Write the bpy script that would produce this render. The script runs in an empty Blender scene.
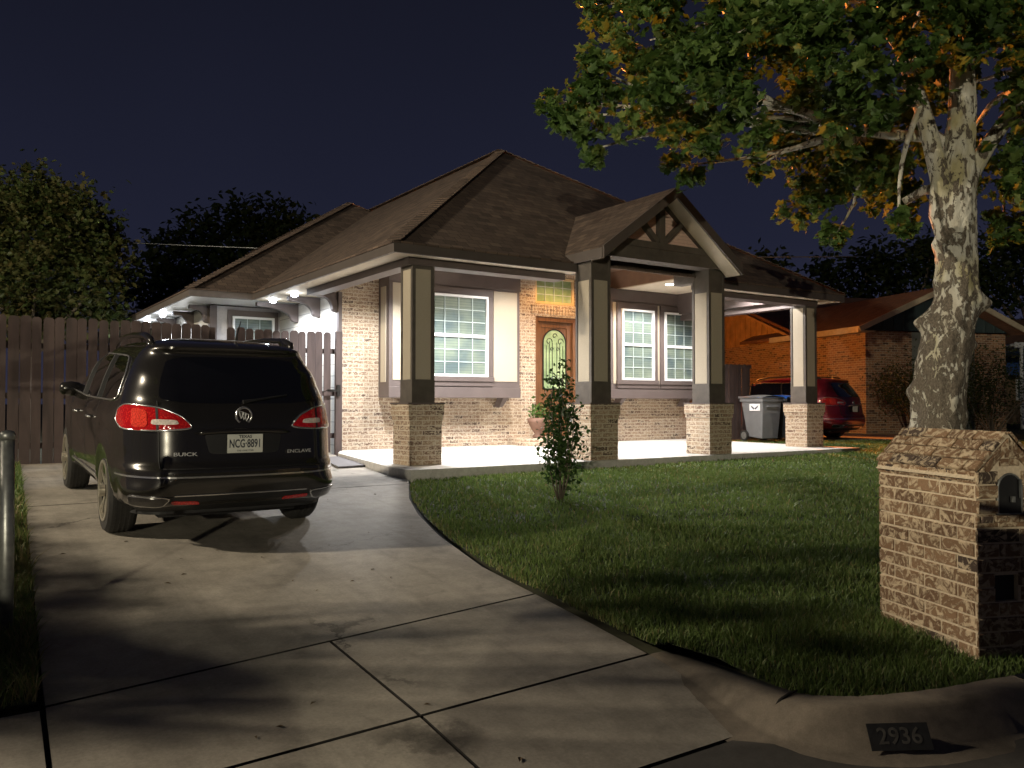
import bpy, bmesh, math, random
import numpy as np
from mathutils import Vector, Matrix
from mathutils.geometry import delaunay_2d_cdt
random.seed(7); rng = np.random.default_rng(7)
R = math.radians
scene = bpy.context.scene
col = scene.collection
# ---------------------------------------------------------------- camera, world, exposure
cam = bpy.data.objects.new('camera', bpy.data.cameras.new('camera')); col.objects.link(cam)
cam.location = (0, 0, .98)
cam.rotation_euler = (R(90) + math.atan(19/830), 0, -R(33.95))
cam.data.sensor_width = 36; cam.data.lens = 830/1024*36
cam.data.clip_start = .05; cam.data.clip_end = 2000
scene.camera = cam
scene.render.resolution_x = 1024; scene.render.resolution_y = 768
scene.view_settings.view_transform = 'Standard'; scene.view_settings.look = 'None'
scene.view_settings.exposure = .12; scene.view_settings.gamma = 1
world = bpy.data.worlds.new('World'); scene.world = world; world.use_nodes = True
wn = world.node_tree; wn.nodes.clear()
def wnode(t, **k):
    n = wn.nodes.new(t)
    for a, b in k.items(): setattr(n, a, b)
    return n
w_out = wnode('ShaderNodeOutputWorld'); w_bg = wnode('ShaderNodeBackground')
w_tc = wnode('ShaderNodeTexCoord'); w_sx = wnode('ShaderNodeSeparateXYZ'); w_r = wnode('ShaderNodeValToRGB')
w_n = wnode('ShaderNodeTexNoise'); w_n.inputs['Scale'].default_value = 1.6; w_n.inputs['Detail'].default_value = 3
w_m = wnode('ShaderNodeMath', operation='MULTIPLY_ADD'); w_m.inputs[1].default_value = .22
wn.links.new(w_tc.outputs['Generated'], w_sx.inputs[0]); wn.links.new(w_tc.outputs['Generated'], w_n.inputs['Vector'])
wn.links.new(w_n.outputs[0], w_m.inputs[0]); wn.links.new(w_sx.outputs[2], w_m.inputs[2])
wn.links.new(w_m.outputs[0], w_r.inputs[0]); wn.links.new(w_r.outputs[0], w_bg.inputs[0])
wn.links.new(w_bg.outputs[0], w_out.inputs[0])
e = w_r.color_ramp.elements
e[0].position = .06; e[0].color = (.027, .028, .052, 1)
e[1].position = .66; e[1].color = (.0062, .0068, .0130, 1)
x = e.new(.30); x.color = (.0125, .0140, .029, 1)
w_bg.inputs[1].default_value = 1.0

def lamp(name, kind, loc, energy, color, size=.1, target=None, spot=None, blend=.5, parent=None):
    d = bpy.data.lights.new(name, kind); d.energy = energy; d.color = color
    if kind == 'AREA': d.shape = 'DISK'; d.size = size
    else: d.shadow_soft_size = size
    if spot: d.spot_size = R(spot); d.spot_blend = blend
    o = bpy.data.objects.new(name, d); col.objects.link(o); o.location = loc
    if target is not None:
        o.rotation_euler = (Vector(target)-Vector(loc)).to_track_quat('-Z', 'Y').to_euler()
    if parent: o.parent = parent; o.location = Vector(loc)-Vector(ORG.get(parent.name, (0, 0, 0)))
    return o
ORG = {}
L1 = (-11.5, 11.0, 8.2)          # street lamp beyond the left neighbour's yard
L2 = (-18.0, -19.5, 5.1)          # street lamp across the street behind the camera

# ---------------------------------------------------------------- helpers
def tag(o, label=None, cat=None, group=None, kind=None):
    if label: o['label'] = label
    if cat: o['category'] = cat
    if group: o['group'] = group
    if kind: o['kind'] = kind
    return o
def empty(name, loc, label, cat, group=None, rot=(0, 0, 0)):
    o = bpy.data.objects.new(name, None); col.objects.link(o); o.location = loc; o.rotation_euler = rot
    o.empty_display_size = .1
    tag(o, label, cat, group); return o
def wempty(name, loc, label, cat, group=None):      # thing whose parts are modelled in world coordinates
    o = empty(name, loc, label, cat, group); ORG[o.name] = tuple(loc); return o

def gz(X, Y):
    s = np.maximum(np.asarray(Y)-2.54, np.asarray(X)*.5584+np.asarray(Y)*.8296-3.82)
    return np.interp(s, [-3, 0, .8, 5.1, 6.9, 11.5, 30], [-.56, -.52, -.43, -.12, .0, .06, .12])

class MB:
    def __init__(s): s.v = []; s.f = []; s.mi = []
    def add(s, vs, fs, mi=0):
        b = len(s.v); s.v += [tuple(map(float, p)) for p in vs]
        s.f += [tuple(b+i for i in f) for f in fs]; s.mi += [mi]*len(fs); return s
    def box(s, x0, x1, y0, y1, z0, z1, mi=0):
        return s.add([(x0,y0,z0),(x1,y0,z0),(x1,y1,z0),(x0,y1,z0),(x0,y0,z1),(x1,y0,z1),(x1,y1,z1),(x0,y1,z1)],
              [(0,3,2,1),(4,5,6,7),(0,1,5,4),(1,2,6,5),(2,3,7,6),(3,0,4,7)], mi)
    def obox(s, c, ax, ay, az, mi=0):    # oriented box: centre + half axis vectors
        c, ax, ay, az = map(Vector, (c, ax, ay, az)); p = []
        for k in (-1, 1):
            for i, j in ((-1,-1),(1,-1),(1,1),(-1,1)): p.append(c+ax*i+ay*j+az*k)
        return s.add(p, [(0,3,2,1),(4,5,6,7),(0,1,5,4),(1,2,6,5),(2,3,7,6),(3,0,4,7)], mi)
    def bar(s, a, b, w, h, up=(0,0,1), mi=0):
        a, b = Vector(a), Vector(b); d = b-a; t = d.normalized(); sd = t.cross(Vector(up))
        if sd.length < 1e-4: sd = t.cross(Vector((1,0,0)))
        sd.normalize(); u = sd.cross(t)
        return s.obox((a+b)/2, d/2, sd*w/2, u*h/2, mi)
    def prism(s, poly, d, mi=0):          # polygon (3D points, ccw seen from outside) pushed by vector d
        n = len(poly); d = Vector(d); a = [Vector(p) for p in poly]; b = [p+d for p in a]
        fs = [tuple(range(n)), tuple(reversed(range(n, 2*n)))]
        for i in range(n): j = (i+1) % n; fs.append((i, n+i, n+j, j))
        return s.add(a+b, fs, mi)
    def tube(s, pts, rad, n=8, mi=0, cap=True):
        pts = [Vector(p) for p in pts]; m = len(pts)
        if not hasattr(rad, '__len__'): rad = [rad]*m
        vs = []; ref = None
        for i, p in enumerate(pts):
            t = (pts[min(i+1, m-1)]-pts[max(i-1, 0)]).normalized()
            if ref is None:
                ref = t.orthogonal().normalized()
            ref = (ref-t*ref.dot(t)).normalized(); bi = t.cross(ref)
            for k in range(n):
                a = 2*math.pi*k/n; vs.append(p+(ref*math.cos(a)+bi*math.sin(a))*rad[i])
        fs = []
        for i in range(m-1):
            for k in range(n):
                l = (k+1) % n; fs.append((i*n+k, i*n+l, (i+1)*n+l, (i+1)*n+k))
        if cap: fs.append(tuple(reversed(range(n)))); fs.append(tuple(range((m-1)*n, m*n)))
        return s.add(vs, fs, mi)
    def lathe(s, prof, c, axis='z', n=24, mi=0, ring=False):   # prof: (radius, height)
        vs = []; fs = []; c = Vector(c)
        for r, h in prof:
            for k in range(n):
                a = 2*math.pi*k/n; x, y = r*math.cos(a), r*math.sin(a)
                vs.append(c+(Vector((x, y, h)) if axis == 'z' else Vector((h, x, y)) if axis == 'x' else Vector((y, h, x))))
        for i in range(len(prof)-1):
            for k in range(n):
                l = (k+1) % n; fs.append((i*n+k, i*n+l, (i+1)*n+l, (i+1)*n+k))
        if ring:
            m = (len(prof)-1)*n
            for k in range(n): l = (k+1) % n; fs.append((m+k, m+l, l, k))
        else: fs.append(tuple(reversed(range(n)))); fs.append(tuple(range((len(prof)-1)*n, len(prof)*n)))
        return s.add(vs, fs, mi)
    def grid(s, rows, mi=0, flip=False):
        n = len(rows[0]); vs = [p for r in rows for p in r]; fs = []
        for i in range(len(rows)-1):
            for j in range(n-1):
                f = (i*n+j, i*n+j+1, (i+1)*n+j+1, (i+1)*n+j); fs.append(f[::-1] if flip else f)
        return s.add(vs, fs, mi)
    def build(s, name, mat, parent=None, smooth=False, bevel=0, uv=True):
        me = bpy.data.meshes.new(name); o_ = ORG.get(getattr(parent, 'name', ''), (0, 0, 0))
        if parent is not None and parent.name in ORG: pass
        v = np.array(s.v, dtype=float)
        me.from_pydata((v-np.array(o_)).tolist(), [], s.f)
        for m in (mat if isinstance(mat, (list, tuple)) else [mat]): me.materials.append(m)
        if isinstance(mat, (list, tuple)): me.polygons.foreach_set('material_index', s.mi)
        me.update()
        if uv:
            ul = me.uv_layers.new(name='UVMap'); data = np.zeros(len(me.loops)*2)
            for p in me.polygons:
                n = p.normal
                if abs(n.z) > .93: t = Vector((1,0,0)); b = Vector((0,1,0))
                else: t = Vector((0,0,1)).cross(n).normalized(); b = n.cross(t)
                for li in p.loop_indices:
                    q = Vector(s.v[me.loops[li].vertex_index]); data[2*li] = q.dot(t); data[2*li+1] = q.dot(b)
            ul.data.foreach_set('uv', data)
        if smooth: me.polygons.foreach_set('use_smooth', [True]*len(me.polygons))
        o = bpy.data.objects.new(name, me); col.objects.link(o)
        if parent is not None:
            o.parent = parent
            if parent.name in ORG: ORG[o.name] = ORG[parent.name]
        if bevel:
            b = o.modifiers.new('bevel', 'BEVEL'); b.width = bevel; b.segments = 2; b.limit_method = 'ANGLE'
        return o
def mesh_np(name, verts, faces_flat, nper, mat, parent=None, attr=None):
    """fast mesh: verts (N,3), faces all with nper corners"""
    me = bpy.data.meshes.new(name); nv = len(verts); nf = len(faces_flat)//nper
    me.vertices.add(nv); me.vertices.foreach_set('co', np.asarray(verts, dtype=np.float32).ravel())
    me.loops.add(nf*nper); me.loops.foreach_set('vertex_index', np.asarray(faces_flat, dtype=np.int32))
    me.polygons.add(nf); me.polygons.foreach_set('loop_start', np.arange(0, nf*nper, nper, dtype=np.int32))
    me.update(calc_edges=True); me.validate()
    if attr is not None:
        a = me.attributes.new('vary', 'FLOAT', 'POINT'); a.data.foreach_set('value', np.asarray(attr, dtype=np.float32))
    me.materials.append(mat)
    o = bpy.data.objects.new(name, me); col.objects.link(o)
    if parent is not None: o.parent = parent
    return o
def copy_tree(o, parent=None):
    c = o.copy(); col.objects.link(c)
    if parent is not None: c.parent = parent
    for ch in list(o.children): copy_tree(ch, c)
    return c

# ---------------------------------------------------------------- materials
def new_mat(name):
    m = bpy.data.materials.new(name); m.use_nodes = True; nt = m.node_tree
    return m, nt, nt.nodes['Principled BSDF']
def nd(nt, t, **k):
    n = nt.nodes.new(t)
    for a, b in k.items():
        if a in ('operation', 'data_type', 'blend_type', 'feature', 'attribute_name', 'wave_type', 'bands_direction', 'distance'): setattr(n, a, b)
        else: n.inputs[a.replace('_', ' ')].default_value = b
    return n
def ramp(nt, src, stops):
    r = nt.nodes.new('ShaderNodeValToRGB'); el = r.color_ramp.elements
    while len(el) > 1: el.remove(el[-1])
    for i, (p, c) in enumerate(stops):
        c = tuple(c)+(1,) if hasattr(c, '__len__') else (c, c, c, 1)
        if i == 0: el[0].position = p; el[0].color = c
        else: q = el.new(p); q.color = c
    nt.links.new(src, r.inputs[0]); return r.outputs[0]
def mixc(nt, fac, a, b, blend='MIX'):
    m = nt.nodes.new('ShaderNodeMix'); m.data_type = 'RGBA'; m.blend_type = blend
    for s, i in ((fac, 0), (a, 6), (b, 7)):
        if hasattr(s, 'links') or isinstance(s, bpy.types.NodeSocket): nt.links.new(s, m.inputs[i])
        else: m.inputs[i].default_value = s if i == 0 else (tuple(s)+(1,) if len(s) == 3 else s)
    return m.outputs[2]
def bump(nt, P, h, strength, dist=.01):
    b = nt.nodes.new('ShaderNodeBump'); b.inputs['Strength'].default_value = strength; b.inputs['Distance'].default_value = dist
    nt.links.new(h, b.inputs['Height']); nt.links.new(b.outputs[0], P.inputs['Normal'])
def simple(name, colr, rough=.6, metal=0, var=.12, scale=8, bmp=.1, coat=0, emit=None, spec=.5):
    m, nt, P = new_mat(name); P.inputs['Roughness'].default_value = rough; P.inputs['Metallic'].default_value = metal
    P.inputs['Coat Weight'].default_value = coat; P.inputs['Specular IOR Level'].default_value = spec
    tc = nt.nodes.new('ShaderNodeTexCoord'); n = nd(nt, 'ShaderNodeTexNoise', Scale=scale, Detail=5.0)
    nt.links.new(tc.outputs['Object'], n.inputs['Vector'])
    c = np.array(colr)
    nt.links.new(ramp(nt, n.outputs[0], [(.3, tuple(c*(1-var))), (.7, tuple(np.minimum(c*(1+var), 1)))]), P.inputs['Base Color'])
    if bmp: bump(nt, P, n.outputs[0], bmp)
    if emit: P.inputs['Emission Color'].default_value = tuple(emit[0])+(1,); P.inputs['Emission Strength'].default_value = emit[1]
    return m
def brick_mat(name, pal, mortar, smear=.4, w=.2, h=.0677, smc=(.55,.47,.36), bs=.5):
    m, nt, P = new_mat(name); P.inputs['Roughness'].default_value = .88
    uv = nt.nodes.new('ShaderNodeUVMap'); uv.uv_map = 'UVMap'
    b = nt.nodes.new('ShaderNodeTexBrick'); b.offset = .5
    for k, v in (('Scale', 1), ('Mortar Size', .0075), ('Mortar Smooth', .3), ('Bias', 0), ('Brick Width', w), ('Row Height', h)): b.inputs[k].default_value = v
    b.inputs['Color1'].default_value = (0,0,0,1); b.inputs['Color2'].default_value = (1,1,1,1); b.inputs['Mortar'].default_value = (.5,.5,.5,1)
    nz0 = nd(nt, 'ShaderNodeTexNoise', Scale=22.0, Detail=2.0); nt.links.new(uv.outputs[0], nz0.inputs['Vector'])
    add = nt.nodes.new('ShaderNodeVectorMath'); add.operation = 'MULTIPLY_ADD'; add.inputs[1].default_value = (.008,.008,0)
    nt.links.new(nz0.outputs['Color'], add.inputs[0]); nt.links.new(uv.outputs[0], add.inputs[2])
    nt.links.new(add.outputs[0], b.inputs['Vector'])
    base = ramp(nt, b.outputs['Color'], [(i/(len(pal)-1), c) for i, c in enumerate(pal)])
    mp = nt.nodes.new('ShaderNodeMapping'); mp.inputs['Scale'].default_value = (24, 34, 14)
    nt.links.new(uv.outputs[0], mp.inputs[0])
    nz = nd(nt, 'ShaderNodeTexNoise', Scale=1.0, Detail=4.0, Distortion=1.2); nt.links.new(mp.outputs[0], nz.inputs['Vector'])
    sm = ramp(nt, nz.outputs[0], [(.62-smear*.35, 0), (.68-smear*.2, 1)])
    c1 = mixc(nt, sm, base, smc)
    fm = nt.nodes.new('ShaderNodeMath'); fm.operation = 'MULTIPLY'; fm.inputs[1].default_value = .8
    nt.links.new(b.outputs['Fac'], fm.inputs[0])
    c2 = mixc(nt, b.outputs['Fac'], c1, mortar)
    n3 = nd(nt, 'ShaderNodeTexNoise', Scale=90.0, Detail=3.0); nt.links.new(uv.outputs[0], n3.inputs['Vector'])
    c3 = mixc(nt, .5, c2, ramp(nt, n3.outputs[0], [(.3, .55), (.7, 1)]), 'MULTIPLY')
    nt.links.new(c3, P.inputs['Base Color'])
    inv = nt.nodes.new('ShaderNodeMath'); inv.operation = 'MULTIPLY_ADD'; inv.inputs[1].default_value = -1; 
    nt.links.new(b.outputs['Fac'], inv.inputs[0]); nt.links.new(nz.outputs[0], inv.inputs[2])
    bump(nt, P, inv.outputs[0], bs, .006)
    return m
PAL = [(.08,.05,.038), (.19,.115,.078), (.28,.18,.12), (.22,.14,.095), (.37,.26,.175), (.30,.20,.13), (.34,.24,.16)]
M = {}
M['brick'] = brick_mat('brick', PAL, (.58,.50,.39), .46, smc=(.54,.445,.33))
M['brick_orange'] = brick_mat('brick_neighbour', [(.10,.05,.03), (.30,.15,.08), (.38,.20,.10), (.22,.11,.06)], (.45,.38,.28), .05)
def lap_mat(name, c, pitch, cdark):
    m, nt, P = new_mat(name); P.inputs['Roughness'].default_value = .6
    uv = nt.nodes.new('ShaderNodeUVMap'); uv.uv_map = 'UVMap'
    sx = nt.nodes.new('ShaderNodeSeparateXYZ'); nt.links.new(uv.outputs[0], sx.inputs[0])
    a = nt.nodes.new('ShaderNodeMath'); a.operation = 'DIVIDE'; a.inputs[1].default_value = pitch
    f = nt.nodes.new('ShaderNodeMath'); f.operation = 'FRACT'
    nt.links.new(sx.outputs[1], a.inputs[0]); nt.links.new(a.outputs[0], f.inputs[0])
    n = nd(nt, 'ShaderNodeTexNoise', Scale=30.0, Detail=4.0); nt.links.new(uv.outputs[0], n.inputs['Vector'])
    b0 = ramp(nt, n.outputs[0], [(.3, tuple(np.array(c)*.88)), (.7, tuple(np.array(c)*1.08))])
    nt.links.new(mixc(nt, ramp(nt, f.outputs[0], [(0, 1), (.03, 1), (.06, 0)]), b0, cdark), P.inputs['Base Color'])
    iv = nt.nodes.new('ShaderNodeMath'); iv.operation = 'SUBTRACT'; iv.inputs[0].default_value = 1; nt.links.new(f.outputs[0], iv.inputs[1])
    bump(nt, P, iv.outputs[0], .8, .02); return m
M['siding'] = lap_mat('lap_siding', (.52,.49,.44), .21, (.12,.11,.1))
M['gable_siding'] = lap_mat('gable_siding', (.66,.47,.39), .055, (.25,.17,.14))
M['board_orange'] = simple('cedar_boards', (.42,.24,.09), .7, var=.25, scale=3)
M['trim'] = simple('taupe_trim', (.098,.077,.072), .55, var=.07, scale=6, bmp=.05)
M['fascia'] = simple('fascia_paint', (.088,.072,.064), .55, var=.1, scale=4, bmp=.05)
M['beam'] = simple('stained_beam', (.085,.072,.060), .6, var=.18, scale=9, bmp=.2)
M['brown_ceiling'] = simple('brown_ceiling', (.20,.12,.08), .6, var=.12, scale=5)
M['stucco'] = simple('cream_stucco', (.38,.33,.255), .9, var=.06, scale=90, bmp=.25)
M['soffit'] = simple('soffit_paint', (.50,.43,.33), .7, var=.05)
M['ceiling'] = simple('ceiling_paint', (.60,.52,.41), .7, var=.04)
M['white'] = simple('white_vinyl', (.78,.79,.80), .35, var=.03)
M['grille'] = simple('grille_vinyl', (.42,.50,.50), .4, var=.03)
M['wing_wall'] = simple('wing_stucco', (.40,.38,.38), .8, var=.06, scale=30)
def concrete(name, c, sc=1.0, rough=.85, stain=.3, crack=False):
    m, nt, P = new_mat(name); P.inputs['Roughness'].default_value = rough
    tc = nt.nodes.new('ShaderNodeTexCoord')
    n1 = nd(nt, 'ShaderNodeTexNoise', Scale=.9*sc, Detail=6.0, Roughness=.6, Distortion=.6); n2 = nd(nt, 'ShaderNodeTexNoise', Scale=60.0*sc, Detail=4.0, Roughness=.7)
    n4 = nd(nt, 'ShaderNodeTexNoise', Scale=7*sc, Detail=6.0, Roughness=.7)
    for n in (n1, n2, n4): nt.links.new(tc.outputs['Object'], n.inputs['Vector'])
    c = np.array(c)
    a = ramp(nt, n1.outputs[0], [(.3, tuple(c*(1-stain))), (.5, tuple(c)), (.72, tuple(c*1.12))])
    b = mixc(nt, .45, a, ramp(nt, n2.outputs[0], [(.3, .5), (.65, 1)]), 'MULTIPLY')
    b = mixc(nt, .5, b, ramp(nt, n4.outputs[0], [(.35, .6), (.6, 1)]), 'MULTIPLY')
    if crack:
        v = nd(nt, 'ShaderNodeTexVoronoi', Scale=.42); v.feature = 'DISTANCE_TO_EDGE'
        wv = nt.nodes.new('ShaderNodeVectorMath'); wv.operation = 'MULTIPLY_ADD'; wv.inputs[1].default_value = (.35,.35,0)
        nt.links.new(n4.outputs['Color'], wv.inputs[0]); nt.links.new(tc.outputs['Object'], wv.inputs[2]); nt.links.new(wv.outputs[0], v.inputs['Vector'])
        n6 = nd(nt, 'ShaderNodeTexNoise', Scale=.7, Detail=2.0); nt.links.new(tc.outputs['Object'], n6.inputs['Vector'])
        cm = nt.nodes.new('ShaderNodeMath'); cm.operation = 'MULTIPLY'
        nt.links.new(ramp(nt, v.outputs['Distance'], [(.0, 1), (.0035, .8), (.006, 0)]), cm.inputs[0]); nt.links.new(ramp(nt, n6.outputs[0], [(.55, 0), (.62, .8)]), cm.inputs[1])
        b = mixc(nt, cm.outputs[0], b, (.05,.042,.035))
        n7 = nd(nt, 'ShaderNodeTexNoise', Scale=2.3, Detail=8.0, Roughness=.7, Distortion=.3); nt.links.new(tc.outputs['Object'], n7.inputs['Vector'])
        b = mixc(nt, .55, b, ramp(nt, n7.outputs[0], [(.30, .42), (.42, .85), (.5, 1)]), 'MULTIPLY')
        mp = nt.nodes.new('ShaderNodeMapping'); mp.inputs['Scale'].default_value = (3.4, .22, 1); nt.links.new(tc.outputs['Object'], mp.inputs[0])
        n8 = nd(nt, 'ShaderNodeTexNoise', Scale=1.0, Detail=5.0, Roughness=.6); nt.links.new(mp.outputs[0], n8.inputs['Vector'])
        b = mixc(nt, .5, b, ramp(nt, n8.outputs[0], [(.38, .62), (.52, 1)]), 'MULTIPLY')
    nt.links.new(b, P.inputs['Base Color'])
    bump(nt, P, n2.outputs[0], .35, .004); return m
M['drive'] = concrete('driveway_concrete', (.37,.335,.285), stain=.30, crack=True)
M['kerb'] = concrete('kerb_concrete', (.25,.21,.165), 2.5, stain=.5)
M['slab'] = concrete('porch_concrete', (.62,.60,.57), 1.5, stain=.08)
M['asphalt'] = concrete('asphalt', (.085,.078,.072), 2.0)
M['soil'] = simple('soil', (.035,.036,.018), .95, var=.5, scale=3, bmp=.5)
M['joint'] = simple('joint_filler', (.016,.014,.012), .9)
def shingle(name, cols, sc=1.0):
    m, nt, P = new_mat(name); P.inputs['Roughness'].default_value = .93
    uv = nt.nodes.new('ShaderNodeUVMap'); uv.uv_map = 'UVMap'
    b = nt.nodes.new('ShaderNodeTexBrick'); b.offset = .37; b.offset_frequency = 2
    for k, v in (('Scale', 1), ('Mortar Size', .004), ('Mortar Smooth', .1), ('Bias', 0), ('Brick Width', .19), ('Row Height', .14)): b.inputs[k].default_value = v
    b.inputs['Color1'].default_value = (0,0,0,1); b.inputs['Color2'].default_value = (1,1,1,1); b.inputs['Mortar'].default_value = (0,0,0,1)
    nt.links.new(uv.outputs[0], b.inputs['Vector'])
    n = nd(nt, 'ShaderNodeTexNoise', Scale=120.0, Detail=3.0); nt.links.new(uv.outputs[0], n.inputs['Vector'])
    n5 = nd(nt, 'ShaderNodeTexNoise', Scale=.8, Detail=4.0); nt.links.new(uv.outputs[0], n5.inputs['Vector'])
    c = ramp(nt, b.outputs['Color'], [(i/(len(cols)-1), k) for i, k in enumerate(cols)])
    c = mixc(nt, .5, c, ramp(nt, n.outputs[0], [(.3, .4), (.7, 1)]), 'MULTIPLY')
    c = mixc(nt, .5, c, ramp(nt, n5.outputs[0], [(.3, .6), (.7, 1)]), 'MULTIPLY')
    c = mixc(nt, b.outputs['Fac'], c, (.015,.012,.01))
    nt.links.new(c, P.inputs['Base Color'])
    bump(nt, P, b.outputs['Color'], .6, .012); return m
M['shingle'] = shingle('roof_shingles', [(.075,.052,.040), (.15,.105,.08), (.105,.072,.055), (.19,.135,.10), (.125,.086,.066)])
M['shingle_red'] = shingle('red_shingles', [(.16,.07,.04), (.26,.12,.06), (.20,.09,.05)])
def wood_mat(name, c, sc=(18,18,1.4), rough=.75, var=.35):
    m, nt, P = new_mat(name); P.inputs['Roughness'].default_value = rough
    tc = nt.nodes.new('ShaderNodeTexCoord'); mp = nt.nodes.new('ShaderNodeMapping'); mp.inputs['Scale'].default_value = sc
    nt.links.new(tc.outputs['Object'], mp.inputs[0]); n = nd(nt, 'ShaderNodeTexNoise', Scale=1.0, Detail=6.0, Distortion=.8)
    nt.links.new(mp.outputs[0], n.inputs['Vector']); c = np.array(c)
    nt.links.new(ramp(nt, n.outputs[0], [(.3, tuple(c*(1-var))), (.7, tuple(c*(1+var)))]), P.inputs['Base Color'])
    bump(nt, P, n.outputs[0], .3); return m
M['picket'] = wood_mat('fence_boards', (.060,.040,.036), (7,7,1.2))
M['door'] = wood_mat('door_wood', (.13,.058,.024), (30,30,3), .35, .3)
M['iron'] = simple('wrought_iron', (.02,.018,.016), .5, .6)
M['blackplastic'] = simple('black_plastic', (.012,.012,.013), .55, var=.1)
M['rubber'] = simple('tyre_rubber', (.018,.017,.016), .85, var=.2, scale=40)
M['badge'] = simple('bright_metal', (.80,.80,.80), .38, .55, var=.03, bmp=0)
M['chrome'] = simple('chrome', (.72,.72,.73), .22, .9, var=.03, bmp=0)
M['alloy'] = simple('alloy_wheel', (.62,.58,.50), .3, .8, var=.05, bmp=0)
M['galv'] = simple('galvanised_steel', (.36,.37,.36), .42, .75, var=.2, scale=25)
M['paint_black'] = simple('dark_metallic_paint', (.022,.020,.018), .22, .35, var=.08, scale=400, bmp=0, coat=1)
M['paint_red'] = simple('maroon_paint', (.20,.010,.018), .30, .35, var=.1, scale=300, bmp=0, coat=1)
M['carglass'] = simple('tinted_glass', (.006,.006,.007), .04, 0, var=.05, bmp=0, coat=1, spec=.8)
M['plate'] = simple('licence_plate', (.62,.63,.58), .4, var=.04)
M['plate_ink'] = simple('plate_ink', (.03,.035,.05), .5)
M['bin_grey'] = simple('grey_plastic', (.15,.155,.16), .5, var=.08)
M['bin_dark'] = simple('dark_bin_plastic', (.035,.04,.045), .5, var=.1)
M['bin_blue'] = simple('blue_plastic', (.02,.14,.62), .45, var=.05)
M['teal'] = simple('teal_gable_board', (.030,.050,.055), .7)
M['terracotta'] = simple('terracotta', (.15,.08,.055), .7)
M['bulb'] = simple('lamp_lens', (.9,.9,.9), .5, emit=((1,.97,.92), 9))
M['bulb_cool'] = simple('soffit_lens', (.9,.9,.9), .5, emit=((.82,.90,1), 60))
M['bulb_sodium'] = simple('sodium_lens', (.9,.6,.2), .5, emit=((1,.5,.12), 25))
M['bulb_warm'] = simple('warm_lens', (.9,.8,.6), .5, emit=((1,.62,.25), 12))
def tail_mat():
    m, nt, P = new_mat('tail_lamp_red'); P.inputs['Roughness'].default_value = .12; P.inputs['Coat Weight'].default_value = 1
    uv = nt.nodes.new('ShaderNodeTexCoord'); b = nd(nt, 'ShaderNodeTexVoronoi', Scale=55.0)
    nt.links.new(uv.outputs['Object'], b.inputs['Vector'])
    nt.links.new(ramp(nt, b.outputs['Distance'], [(.08, (.80,.03,.02)), (.5, (.40,.006,.008))]), P.inputs['Base Color'])
    bump(nt, P, b.outputs['Distance'], .4, .004); return m
M['tail'] = tail_mat()
M['lamp_glow'] = simple('bright_red_lens', (.75,.05,.03), .12, var=.5, scale=90, coat=1)
M['tail_clear'] = simple('tail_lamp_clear', (.75,.66,.60), .2, var=.25, scale=60, coat=1)
def blinds_mat(name, c1, c2, pitch=.05):
    m, nt, P = new_mat(name); P.inputs['Roughness'].default_value = .25; P.inputs['Coat Weight'].default_value = 1; P.inputs['Coat Roughness'].default_value = .03
    uv = nt.nodes.new('ShaderNodeUVMap'); uv.uv_map = 'UVMap'; sx = nt.nodes.new('ShaderNodeSeparateXYZ'); nt.links.new(uv.outputs[0], sx.inputs[0])
    a = nt.nodes.new('ShaderNodeMath'); a.operation = 'DIVIDE'; a.inputs[1].default_value = pitch; nt.links.new(sx.outputs[1], a.inputs[0])
    f = nt.nodes.new('ShaderNodeMath'); f.operation = 'FRACT'; nt.links.new(a.outputs[0], f.inputs[0])
    n = nd(nt, 'ShaderNodeTexNoise', Scale=2.2, Detail=4.0); nt.links.new(uv.outputs[0], n.inputs['Vector'])
    mm = mixc(nt, ramp(nt, n.outputs[0], [(.35, 0), (.62, 1)]), c1, c2)
    nt.links.new(mixc(nt, ramp(nt, f.outputs[0], [(0, .55), (.2, 0), (.9, 0), (1, .55)]), mm, tuple(np.array(c1)*.4)), P.inputs['Base Color'])
    return m
M['blinds'] = blinds_mat('window_glass_with_blinds', (.09,.125,.13), (.17,.21,.165))
M['doorglass'] = blinds_mat('green_textured_glass', (.16,.25,.12), (.34,.44,.24), .03)
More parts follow.
